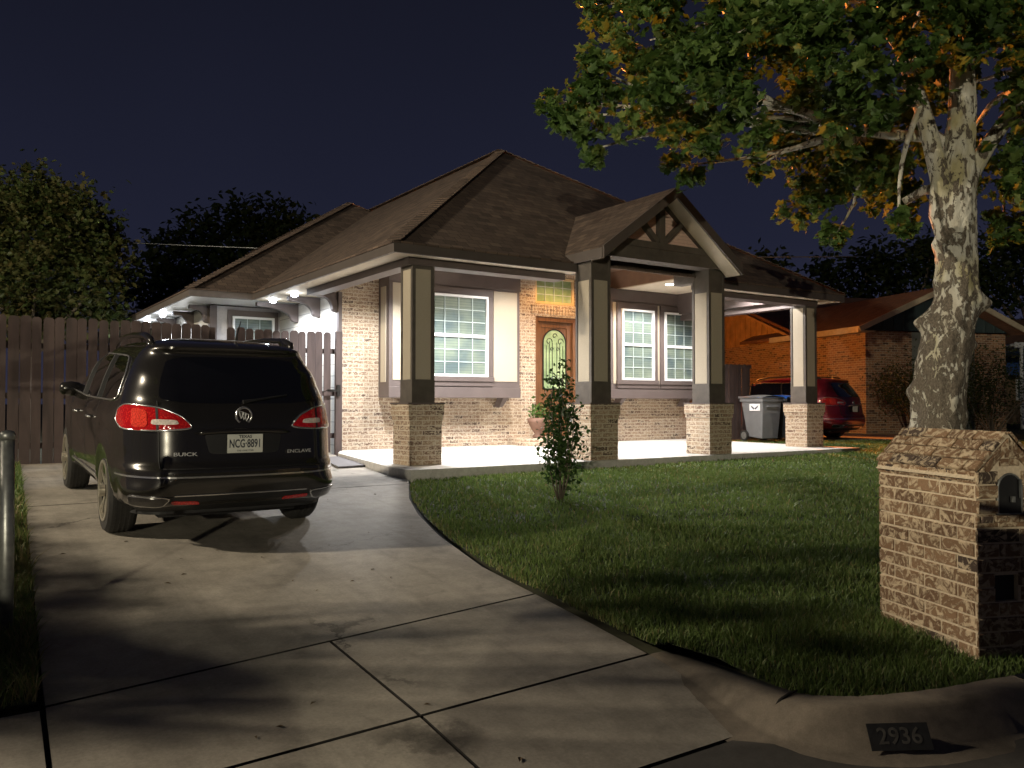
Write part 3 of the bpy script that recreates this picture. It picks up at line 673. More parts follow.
# gable end
hb = 1.47
b = MB().prism([(gx-1.36, 9.60, 3.27), (gx+1.36, 9.60, 3.27), (gx, 9.60, 4.25)], (0, .04, 0)); ge = b.build('gable_end', M['gable_siding'], H)
b = MB(); yt = 9.56
b.bar((gx-1.06, yt, 3.452), (gx+1.06, yt, 3.452), .12, .11)
b.bar((gx, yt-.01, 3.50), (gx, yt-.01, 4.12), .10, .12, up=(1,0,0))
for s in (-1, 1):
    b.bar((gx+s*.07, yt, 3.52), (gx+s*.50, yt, 3.90), .08, .09); b.bar((gx+s*1.42, yt-.002, 3.225), (gx, yt-.002, 4.235), .13, .10)
b.build('gable_truss', M['beam'], H, bevel=.006)
# curved brackets and soffit lamps along the left eave
def bracket(y, x1, x0, name='eave_bracket'):
    L = x1-x0; pts = [(x1, 2.965), (x0, 2.965), (x0, 2.89), (x0+.07, 2.875)]+[(x1-.12-(L-.30)*math.cos(t), 2.63+.245*(1-math.sin(t))) if False else (x0+.12+(L-.26)*math.sin(t), 2.875-.22*(1-math.cos(t))) for t in np.linspace(.15, math.pi/2, 8)]+[(x1-.10, 2.62), (x1, 2.60)]
    MB().prism([(px, y, pz) for px, pz in pts], (0, .12, 0)).build(name, M['trim'], H, bevel=.004)
for y, x0_ in ((14.08, 5.32), (15.05, 5.14), (16.25, 4.92)): bracket(y, 5.755, x0_)
for y in (17.45, 18.9, 20.6, 22.4): bracket(y, 4.345, 3.92)
for (x, y, e_) in ((5.10,14.62,26),(5.06,15.72,26),(3.86,19.7,30),(3.86,21.5,34)):
    MB().lathe([(.02,-.075),(.05,-.062),(.066,-.03),(.07,.0)], (x, y, zf0+.003), 'z', 16).build('soffit_light', M['bulb_cool'], H)
    lamp('soffit_lamp', 'SPOT', (x, y, zf0-.09), e_*8.5, (.80,.88,1), .06, (x, y, 0), 170, .5, parent=H)
for (x, y, z, e_, c, mt) in ((12.4,12.5,ZC_,190,(1,.95,.90),'bulb'),(7.8,11.6,ZC_,200,(1,.98,.97),'bulb'),(5.95,12.0,ZC_,270,(.97,.98,1),'bulb'),(9.0,11.8,ZR,220,(1,.94,.88),'bulb'),(13.2,11.2,ZC_,110,(1,.96,.93),'bulb'),(10.6,13.2,ZR,60,(1,.55,.22),'bulb_warm')):
    MB().lathe([(.075,-.012),(.095,-.004),(.10,.0)], (x, y, z-.001), 'z', 20).build('ceiling_light', M[mt], H)
    lamp('ceiling_lamp', 'SPOT', (x, y, z-.03), e_*3.4, c, .07, (x, y, 0), 146, .38, parent=H)
# downspout by the left gable post, potted plant
b = MB(); b.box(10.93, 11.0, 9.95, 10.02, 1.0, 2.97); b.build('downspout', M['fascia'], H)
pot = wempty('plant_pot', (9.72, 13.5, .285), 'terracotta urn with a leafy plant on the entry step beside the door', 'plant pot')
MB().lathe([(.10,0),(.12,.03),(.07,.08),(.13,.16),(.20,.30),(.22,.36),(.18,.39),(.16,.40)], (9.72, 13.5, .286), 'z', 24).build('urn', M['terracotta'], pot, smooth=True)

# ---------------------------------------------------------------- foliage and trees
def leaves(name, clumps, per_m2, size, mat, parent, lobed=True, up=.4, sub=11, spread=.30, droop=0.):
    V, F, A = [], [], []; off = 0
    for (cx, cy, cz, r) in clumps:
        n = int(per_m2*r*r*4)
        if n < 3: continue
        ns = max(3, int(sub*(.6+r)))
        sc = rng.normal(size=(ns, 3)); sc /= np.linalg.norm(sc, axis=1)[:, None]; sc *= (r*rng.uniform(.35, .95, ns))[:, None]
        pick = rng.integers(0, ns, n)
        P = sc[pick]+rng.normal(size=(n, 3))*r*spread
        P += np.array([cx, cy, cz])
        base_v = rng.uniform(0, 1, ns)[pick]*.45
        N = rng.normal(size=(n, 3)); N[:, 2] = np.abs(N[:, 2])+up; N /= np.linalg.norm(N, axis=1)[:, None]
        T = np.cross(N, rng.normal(size=(n, 3))); T /= np.linalg.norm(T, axis=1)[:, None]+1e-9; B = np.cross(N, T)
        s = size*rng.uniform(.6, 1.25, n)
        if lobed:
            ang = np.array([-1.35, -.85, -.60, -.28, 0, .28, .60, .85, 1.35]); rad = np.array([.62, .40, .72, .52, 1.0, .52, .72, .40, .62])*.62
            loc = [(-.35, 0, 0)]+[(math.cos(a*1.45)*q, math.sin(a*1.45)*q, .10*abs(math.sin(a))) for a, q in zip(ang, rad)]
            tri = [(0, i, i+1) for i in range(1, 9)]
        else:
            loc = [(-.5, 0, 0), (0, -.28, .06), (.5, 0, -.05), (0, .28, .06)]; tri = [(0, 1, 2), (0, 2, 3)]
        L = np.array(loc); m = len(L)
        v = P[:, None, :]+s[:, None, None]*(L[None, :, 0:1]*T[:, None, :]+L[None, :, 1:2]*B[:, None, :]+L[None, :, 2:3]*N[:, None, :])
        V.append(v.reshape(-1, 3)); t = np.array(tri).ravel()
        F.append((np.arange(n)[:, None]*m+t[None, :]+off).ravel()); off += n*m
        A.append(np.repeat(np.clip(base_v+rng.uniform(0, .55, n), 0, 1), m))
    V = np.concatenate(V)-np.array(ORG.get(parent.name, (0, 0, 0)))
    return mesh_np(name, V, np.concatenate(F), 3, mat, parent, np.concatenate(A))
def bend(a, b, sag=.12, n=7, jit=.06):
    a, b = np.array(a), np.array(b); L = np.linalg.norm(b-a); out = []
    o = rng.normal(size=3)*L*jit
    for i in range(n):
        t = i/(n-1); p = a+(b-a)*t+o*math.sin(math.pi*t)+np.array([0, 0, sag*L*math.sin(math.pi*t)]); out.append(tuple(p))
    return out
CL = [(6.59, 8.34, 4.69, 0.43), (6.6, 7.85, 5.11, 0.49), (7.26, 7.65, 5.57, 0.6), (6.95, 7.37, 4.6, 0.53), (6.99, 8.31, 6.21, 0.59), (6.73, 6.92, 5.88, 0.63), (7.18, 6.74, 4.98, 0.64), (7.97, 7.66, 4.62, 0.52), (8.41, 8.08, 4.27, 0.36), (7.05, 6.1, 5.01, 0.65), (7.36, 6.38, 4.21, 0.48), (7.86, 6.28, 5.81, 0.69), (8.72, 6.66, 5.19, 0.75), (9.67, 7.23, 4.62, 0.52), (10.12, 7.41, 3.95, 0.51), (10.24, 7.09, 3.34, 0.25), (8.63, 5.76, 4.39, 0.58), (10.23, 6.61, 4.28, 0.67), (7.65, 5.22, 4.88, 0.62), (8.27, 5.04, 4.65, 0.53), (11.01, 6.57, 4.82, 0.56), (11.26, 6.89, 4.08, 0.49), (9.1, 5.45, 3.01, 0.19), (8.24, 4.58, 5.25, 0.61), (8.91, 4.37, 5.1, 0.55), (10.43, 4.79, 3.75, 0.47), (11.17, 5.26, 3.26, 0.28), (10.46, 4.41, 4.94, 0.8), (11.65, 4.81, 4.07, 0.76), (10.19, 3.99, 5.62, 0.87), (9.81, 4.85, 6.35, 1.03), (8.84, 5.5, 6.46, 1.14), (8.3, 6.47, 7.0, 1.08), (7.65, 7.51, 7.3, 0.89), (13.22, 4.36, 5.3, 1.19), (11.84, 4.08, 6.63, 1.08), (12.37, 6.74, 5.73, 0.6), (13.12, 6.84, 4.81, 0.56), (9.73, 5.51, 7.87, 1.33), (11.49, 4.92, 8.08, 1.39), (9.05, 7.41, 4.21, 0.22), (6.39, 8.72, 4.95, 0.18), (6.77, 8.22, 4.23, 0.28)]
TR = wempty('sycamore_tree', (9.77, 5.48, -.07), 'large sycamore with mottled peeling bark leaning over the front lawn behind the brick mailbox', 'tree')
trunk = [(9.80,5.46,-.15,.36),(9.80,5.46,.20,.31),(9.82,5.44,.66,.285),(9.84,5.43,.94,.285),(9.90,5.39,1.5,.29),(9.97,5.34,1.9,.272),(10.05,5.29,2.25,.248),(10.04,5.30,2.73,.222),(10.03,5.30,3.33,.222),(10.06,5.28,3.7,.20),(10.08,5.27,4.05,.175),(10.12,5.24,4.54,.15),(10.12,5.24,5.03,.13),(10.16,5.21,5.89,.11),(10.22,5.17,6.87,.09),(10.0,5.2,7.9,.05)]
tz = np.array([p[2] for p in trunk]); zz = np.linspace(-.15, 7.9, 420)
ti = [[float(np.interp(z, tz, [p[k] for p in trunk])) for k in (0, 1, 3)] for z in zz]
rows = []
knots = [(1.97, 2.75, .13, .11), (1.66, .25, .10, .09), (2.45, 3.4, .06, .09), (1.12, 2.9, .08, .10), (2.17, -.15, .14, .10), (.8, -.3, .05, .16), (2.75, .3, .06, .11), (.55, 2.6, .05, .12), (2.9, 2.9, .05, .08)]
for z, (x, y, r) in zip(zz, ti):
    row = []
    for a in np.linspace(0, 2*math.pi, 97):
        q = r*(1+.035*math.sin(3*a+z*1.3)+.03*math.sin(7*a-z*3.1)+.018*math.sin(13*a+z*9)+.015*math.sin(5*a+z*17)+.012*math.sin(11*a+4*math.sin(z*9)+z*23)+.010*math.sin(19*a-z*31+3*math.sin(z*5)))
        for kz, ka, kh, kw in knots:            # burls: angle in camera-facing frame
            da = (a-(ka-.593)+math.pi) % (2*math.pi)-math.pi
            q += kh*math.exp(-((z-kz)/kw)**2-(da/.55)**2)
        row.append((x+q*math.cos(a), y+q*math.sin(a), z))
    rows.append(row)
b = MB(); b.grid(rows, flip=False); b.build('trunk', M['bark'], TR, smooth=True)
lim1 = [(9.93,5.30,2.9),(9.86,5.38,3.26),(9.87,5.38,3.68),(9.81,5.45,4.11),(9.71,5.52,4.6),(9.55,5.63,5.15),(9.3,5.79,5.89)]
lim2 = [(10.10,5.24,3.35),(10.20,5.20,3.75),(10.36,5.08,4.08),(10.56,4.97,4.39),(10.84,4.78,4.78),(11.21,4.5,5.27),(11.6,4.4,6.2)]
b = MB(); b.tube(lim1, [.14,.135,.12,.105,.095,.08,.06], 12); b.tube(lim2, [.12,.11,.095,.085,.075,.06,.04], 12)
b.tube([(10.08,5.26,4.0),(9.98,5.5,4.25),(9.8,5.9,4.35),(9.6,6.4,4.5)], [.09,.08,.065,.05], 10)
b.tube([(10.02,5.40,3.55),(9.95,5.62,3.62),(9.86,5.85,3.50)], [.07,.06,.05], 10)
starts = [lim1[4], lim1[5], lim1[6], (10.12,5.24,4.9), (10.14,5.22,5.4), (10.18,5.2,6.2), lim2[4], lim2[5], (9.6,6.4,4.5)]
for c in CL:
    s0 = min(starts, key=lambda q: (q[0]-c[0])**2+(q[1]-c[1])**2+1.6*(q[2]-c[2])**2)
    L = math.dist(s0, c[:3]); b.tube(bend(s0, c[:3], .05), list(np.linspace(.025+.012*L, .010, 7)), 6)
b.build('limb', M['bark'], TR, smooth=True)
leaves('crown', [(a,b_,c,r) for a,b_,c,r in CL], 400, .165, M['leaf'], TR, sub=10, spread=.17)
def simple_tree(name, clumps, base, label, mat, per, size, trunk_r, forks, group=None, barkm='bark_dark', lobed=False, **kw):
    t = wempty(name, base, label, 'tree', group); c = np.array(clumps); cen = c[:, :3].mean(0)
    leaves('crown', clumps, per, size, mat, t, lobed=lobed, **kw)
    b = MB(); f0 = (base[0], base[1], base[2]+forks)
    b.tube([(base[0], base[1], base[2]-.1), (base[0]+.05, base[1], base[2]+forks*.5), f0], [trunk_r*1.2, trunk_r, trunk_r*.85], 10)
    for q in clumps: b.tube(bend(f0, q[:3], .04), list(np.linspace(trunk_r*.5, .03, 7)), 6)
    b.build('trunk', M[barkm], t, smooth=True); return t
simple_tree('yard_tree', [(1.29, 23.24, 5.53, 1.2), (2.3, 22.56, 5.04, 1.16), (3.0, 22.64, 4.4, 0.8), (1.66, 22.39, 4.11, 1.13), (1.01, 23.43, 3.71, 1.2), (2.6, 21.73, 3.52, 0.8), (1.34, 24.41, 6.3, 0.76), (-0.12, 24.79, 5.27, 1.48), (-0.3, 24.31, 3.71, 1.2), (2.24, 24.41, 6.0, 0.78), (3.2, 23.68, 5.3, 0.62), (.4,23.6,4.6,1.1), (3.0,22.4,3.1,.6), (1.9,23.0,3.1,.8)],
            (1.5, 23.2, .1), 'broad leafy tree behind the left end of the wooden fence', M['leaf_left'], 330, .17, .16, 2.0, lobed=True, sub=16, spread=.25)
simple_tree('back_tree', [(8.84, 44.68, 8.14, 1.5), (10.31, 43.69, 9.0, 1.6), (12.56, 44.59, 10.3, 1.6), (14.1, 43.55, 10.5, 1.5), (15.21, 42.8, 9.9, 1.5), (11.37, 42.98, 7.73, 1.8), (13.58, 42.7, 8.15, 1.9), (9.48, 44.25, 6.46, 1.7), (8.22, 45.1, 6.71, 1.4), (11.8, 42.69, 6.2, 1.8), (14.5,43,7,1.8),(9.3,44,4.8,1.6)],
            (11.5, 43.8, .1), 'dark wide tree far behind the house roof, left of its ridge', M['leaf_far'], 70, .42, .3, 3.5)
simple_tree('distant_tree', [(36.85, 25.82, 7.63, 1.0), (40.15, 26.01, 8.4, 1.3), (41.92, 24.82, 8.48, 1.5), (43.03, 24.07, 9.0, 1.4), (44.66, 24.18, 7.12, 1.8), (40.8, 25.57, 6.99, 1.6), (38,26,6.4,1.4)],
            (41, 25, .1), 'dark tree beyond the orange lit roof, left of the sycamore trunk', M['leaf_far'], 60, .42, .3, 3.2)
simple_tree('distant_tree', [(47.16, 22.5, 9.03, 1.63), (48.52, 21.58, 9.58, 1.95), (46.46, 22.97, 7.12, 1.63), (48.95, 21.3, 7.12, 2.17), (50.79, 20.06, 9.85, 2.17), (52,19.5,7.4,2)],
            (49, 21.5, .1), 'dark tree beyond the far carport, right of the sycamore trunk', M['leaf_far'], 60, .42, .3, 3.2)
simple_tree('distant_tree', [(31.29, 27.16, 7.6, 0.67), (32.49, 26.35, 7.7, 0.7), (33.4,26.2,7.2,.8), (30.6,27.5,7.0,.8), (32,27,6.4,1.1)],
            (32, 27, .1), 'small dark treetop peeking over the roof just right of the gable', M['leaf_far'], 70, .36, .2, 3.2)
# tree off to the left, crown clumps placed to shade driveway edge, lawn and kerb
shade = []
for tx, ty, r_ in ((.55,4.0,.34),(1.0,4.5,.34),(.6,4.9,.34),(1.15,5.1,.26),(.75,5.7,.34),(1.0,6.2,.22),(.65,6.6,.30),(.6,7.4,.28),(.55,8.2,.24),(.5,9.0,.22),(.45,9.9,.2),(.1,4.4,.4),(.0,5.4,.4),(-.4,4.8,.45),(.9,4.1,.3),(.4,5.3,.34),(1.3,4.7,.2),(4.35,1.85,.24),(3.65,1.95,.2),(4.0,1.9,.22),(4.1,2.9,.2),(4.8,1.75,.26),(3.9,3.5,.2),(3.9,2.9,.3),(4.2,3.5,.35),(3.7,3.9,.22),(4.7,4.1,.33),(4.0,4.5,.22),(5.3,4.5,.3),(6.2,4.0,.3),(.7,4.6,.4),(.8,6.0,.34),(.5,7.0,.34),(.9,4.9,.3)):
    shade.append((tx+(-11.5-tx)*.35, ty+(11.0-ty)*.35, -.3+8.5*.35, r_*.62))
simple_tree('neighbour_tree', shade, (-3.9, 6.9, -.12), 'small spreading tree in the neighbouring yard left of the driveway', M['leaf'], 420, .12, .06, 2.2)
# slim shrub in the lawn
sb = wempty('young_shrub', (5.61, 7.38, -.10), 'slim young shrub growing in the lawn in front of the porch', 'shrub')
b = MB(); shc = []
for i in range(9):
    a = i*2.4; h = rng.uniform(.9, 1.5) if i else 1.58; w0 = .05+.10*(i % 3)/2
    tip = (5.61+math.cos(a)*w0, 7.38+math.sin(a)*w0, -.10+h*.94); pts = bend((5.61+math.cos(a)*.02, 7.38+math.sin(a)*.02, -.12), tip, 0, 8, .05)
    b.tube(pts, list(np.linspace(.011, .004, 8)), 5)
    for j in range(2, 8): shc.append(pts[j]+(.075+.05*math.sin(j/8*math.pi),))
shc += [(5.45,7.43,.50,.07),(5.80,7.29,.62,.08),(5.74,7.31,.35,.08),(5.46,7.47,.85,.07)]
b.build('stem', M['bark_dark'], sb, smooth=True)
leaves('foliage', shc, 640, .062, M['leaf_shrub'], sb, lobed=False, sub=9, spread=.45, up=.1)
leaves('plant', [(9.72,13.5,.78,.15)], 1500, .10, M['leaf'], pot, lobed=False, up=.1, spread=.5)
# ---------------------------------------------------------------- cars
def pchip(xk, yk):
    xk, yk = np.array(xk, float), np.array(yk, float); h = np.diff(xk); d = np.diff(yk)/h; m = np.zeros(len(xk))
    for i in range(1, len(xk)-1):
        if d[i-1]*d[i] > 0: m[i] = 2*d[i-1]*d[i]/(d[i-1]+d[i])
    m[0], m[-1] = d[0], d[-1]
    def f(x):
        i = int(np.clip(np.searchsorted(xk, x)-1, 0, len(h)-1)); t = (x-xk[i])/h[i]; t = min(max(t, 0), 1)
        return ((1+2*t)*(1-t)**2*yk[i]+t*(1-t)**2*h[i]*m[i]+t*t*(3-2*t)*yk[i+1]+t*t*(t-1)*h[i]*m[i+1])
    return f
class Body:
    def __init__(s, T, wheels, wr, Lc):
        z = [t[0] for t in T]; s.z0, s.z1 = z[0], z[-1]; s.wheels = wheels; s.wr = wr; s.Lc = Lc
        s.f = [pchip(z, [t[k] for t in T]) for k in range(1, 6)]; s.cache = {}
    def outline(s, z):
        key = round(z, 4)
        if key in s.cache: return s.cache[key]
        w, yr, yf, rx, bow = [f(z) for f in s.f]; ry = rx*1.15; P = []
        def wy(y): return w*(1-.018*abs((y-s.Lc)/(2.3))**2.4)-(.10*max(0, (y-3.6)/1.5)**1.5)*w
        for i in range(14): x = (w-rx)*i/14; P.append((x, yr+bow*(x/w)**2))
        yb = yr+bow*((w-rx)/w)**2
        for i in range(13):
            a = math.pi/2*i/12; P.append((w-rx+(rx+wy(yb+ry)-w)*math.sin(a)**.88, yb+ry*(1-math.cos(a)**.88)))
        ys, ye = yb+ry, yf-.5
        for i in range(1, 61): y = ys+(ye-ys)*i/60; P.append((wy(y), y))
        we = wy(ye)
        for i in range(1, 13):
            a = math.pi/2*i/12; P.append((we-.42*we*(1-math.cos(a))*1.0, ye+.42*math.sin(a)))
        xl = P[-1][0]
        for i in range(1, 9): x = xl*(1-i/8); P.append((x, ye+.42+.08*(1-(x/xl)**2)))
        P = np.array(P)
        for k in range(len(P)):              # arch lips
            for (wyc, wz) in s.wheels:
                if z < 1.0 and P[k, 0] > .6:
                    rho = math.hypot(P[k, 1]-wyc, z-wz); P[k, 0] += .026*math.exp(-((rho-s.wr-.06)/.075)**2)+.012*math.exp(-(rho/.75)**2)
        s.cache[key] = P; return P
    def S(s, a, z):
        P = s.outline(z); d = np.r_[0, np.cumsum(np.hypot(*np.diff(P, axis=0).T))]; q = abs(a)
        x, y = np.interp(q, d, P[:, 0]), np.interp(q, d, P[:, 1]); return Vector((x if a >= 0 else -x, y, z))
    def SY(s, y, z, sg):
        P = s.outline(z); k = slice(20, 92); return Vector((sg*np.interp(y, P[k, 1], P[k, 0]), y, z))
    def body(s, nz=72, nroof=8):
        zs = list(np.linspace(s.z0, s.z1, nz)); b = MB(); n = len(s.outline(zs[0]))
        full = []
        for z in zs:
            P = s.outline(z); r = [(x, y, z) for x, y in P]+[(-x, y, z) for x, y in P[-2:0:-1]]; full.append(r)
        P = s.outline(zs[-1]); cy = (P[0, 1]+P[-1, 1])/2
        for i in range(1, nroof+1):
            t = i/nroof; sc = 1-t*.98; full.append([(x*sc, cy+(y-cy)*sc, s.z1+.045*(1-sc*sc)) for x, y, _ in full[nz-1]])
        m = len(full[0]); vs = [p for r in full for p in r]; fs = []
        for i in range(len(full)-1):
            for j in range(m): l = (j+1) % m; fs.append((i*m+j, i*m+l, (i+1)*m+l, (i+1)*m+j))
        fs.append(tuple(range(m))[::-1]); fs.append(tuple(range((len(full)-1)*m, len(full)*m)))
        b.add(vs, fs); return b
    def decal(s, poly, fn, t=.004, step=.03, b=None):
        """polygon in surface coordinates laid on the body as a thin raised piece"""
        poly = list(poly); dens = []
        for i in range(len(poly)):
            p, q = np.array(poly[i]), np.array(poly[(i+1) % len(poly)]); k = max(1, int(np.linalg.norm(q-p)/step))
            for j in range(k): dens.append(tuple(p+(q-p)*j/k))
        xs = [p[0] for p in dens]; ys = [p[1] for p in dens]; g = []
        for x in np.arange(min(xs)+step/2, max(xs), step):
            for y in np.arange(min(ys)+step/2, max(ys), step): g.append((x, y))
        g = np.array(g).reshape(-1, 2)
        if len(g): g = g[inside(dens, g[:, 0], g[:, 1])]
        nb = len(dens); r = delaunay_2d_cdt([Vector(p) for p in dens]+[Vector(p) for p in g], [], [list(range(nb))], 1, 1e-5)
        def nrm(u, v):
            e = .004; a = fn(u+e, v)-fn(u-e, v); c = fn(u, v+e)-fn(u, v-e); k = a.cross(c)
            if k.length < 1e-12: return Vector((0, -1, 0))
            k.normalize(); p = fn(u, v)
            if k.dot(p-Vector((0, 2.4, .8))) < 0: k = -k
            return k
        b = b or MB(); pv = [fn(p.x, p.y)+nrm(p.x, p.y)*t for p in r[0]]
        fs = []
        for f in r[2]:
            a, c, d = pv[f[0]], pv[f[1]], pv[f[2]]; k = (c-a).cross(d-a)
            fs.append(tuple(f) if k.dot(a-Vector((0, 2.4, .8))) > 0 else tuple(reversed(f)))
        b.add(pv, fs)
        o = [fn(*p)+nrm(*p)*t for p in dens]; i_ = [fn(*p)-nrm(*p)*.012 for p in dens]; b.grid([o+[o[0]], i_+[i_[0]]])
        return b
def wheel(parent, x, y, r, w, sg, style=0):
    t = MB(); pr = [(r-.115, -w/2), (r-.03, -w/2), (r-.006, -w/2+.03), (r, -w/2+.05), (r, w/2-.05), (r-.006, w/2-.03), (r-.03, w/2), (r-.115, w/2)]
    wh = MB().lathe([(.05, -w/2+.02), (r-.12, -w/2+.03), (r-.12, w/2-.06), (.05, w/2-.06)], (x, y, r), 'x', 32)
    wo = wh.build('wheel', M['blackplastic'], parent)
    t.lathe(pr, (x, y, r), 'x', 48, ring=True)
    for gx_ in (-.06, -.02, .02, .06): t.lathe([(r-.002, -.008), (r+.004, -.006), (r+.004, .006), (r-.002, .008)], (x+gx_, y, r), 'x', 48, ring=True)
    t.build('tyre', M['rubber'], wo, smooth=False)
    m = MB(); f = x+sg*(w/2-.012)
    ring_ = lambda a, c, d0, d1: m.lathe([(a, d0), (c, d0), (c, d1), (a, d1)], (f, y, r), 'x', 48, ring=True)
    ring_(r-.13, r-.105, -.02, .01)
    m.lathe([(.001, -.05), (.055, -.05), (.05, 0), (.001, 0)], (f, y, r), 'x', 20)
    for k in range(7):
        for da in (-.13, .13):
            a = 2*math.pi*k/7; c0 = Vector((f-sg*.02, y+.045*math.cos(a), r+.045*math.sin(a))); c1 = Vector((f-sg*.004, y+(r-.118)*math.cos(a+da), r+(r-.118)*math.sin(a+da)))
            m.bar(c0, c1, .024, .022, up=(1, 0, 0))
    m.build('rim', M['alloy'], wo)
def cut_arches(o, wheels, r):
    b = MB()
    for (y, z) in wheels:
        for sg in (-1, 1):
            n = 40; vs = []; x0, x1 = sg*.62, sg*1.3
            for xx in (x0, x1):
                for k_ in range(n): a = 2*math.pi*k_/n; vs.append((xx, y+r*math.cos(a), z+r*math.sin(a)))
            fs = [(i, (i+1) % n, n+(i+1) % n, n+i) for i in range(n)]+[tuple(range(n))[::-1], tuple(range(n, 2*n))]
            b.add(vs, fs if sg > 0 else [f[::-1] for f in fs])
    c = b.build('cutter', M['blackplastic'])
    md = o.modifiers.new('b', 'BOOLEAN'); md.operation = 'DIFFERENCE'; md.solver = 'EXACT'; md.object = c; md.material_mode = 'TRANSFER'
    dg = bpy.context.evaluated_depsgraph_get(); me = bpy.data.meshes.new_from_object(o.evaluated_get(dg))
    o.modifiers.clear(); o.data = me; bpy.data.objects.remove(c)
def rounded(poly, k=.35, n=5):
    out = []; m = len(poly)
    for i in range(m):
        p0, p, p1 = np.array(poly[i-1]), np.array(poly[i]), np.array(poly[(i+1) % m]); a, c = p+(p0-p)*k, p+(p1-p)*k
        for j in range(n+1): t = j/n; out.append(tuple((1-t)**2*a+2*t*(1-t)*p+t*t*c))
    return out
T = [(.30,.86,.26,4.85,.30,.05),(.36,.925,.12,4.98,.34,.06),(.46,.955,.045,5.05,.36,.08),(.56,.97,.0,5.10,.52,.12),(.64,.975,.0,5.10,.56,.13),(.70,.978,.045,5.08,.58,.14),(.85,.985,.075,5.05,.60,.14),(1.0,.985,.10,4.98,.60,.14),(1.10,.965,.13,4.75,.56,.14),(1.17,.94,.155,4.25,.50,.13),(1.22,.92,.18,3.98,.46,.12),(1.32,.885,.255,3.72,.42,.11),(1.45,.83,.355,3.35,.32,.09),(1.56,.775,.45,3.02,.31,.09),(1.60,.75,.46,2.88,.30,.09),(1.65,.71,.42,2.72,.30,.09),(1.69,.65,.52,2.52,.30,.09),(1.715,.57,.75,2.3,.28,.07)]
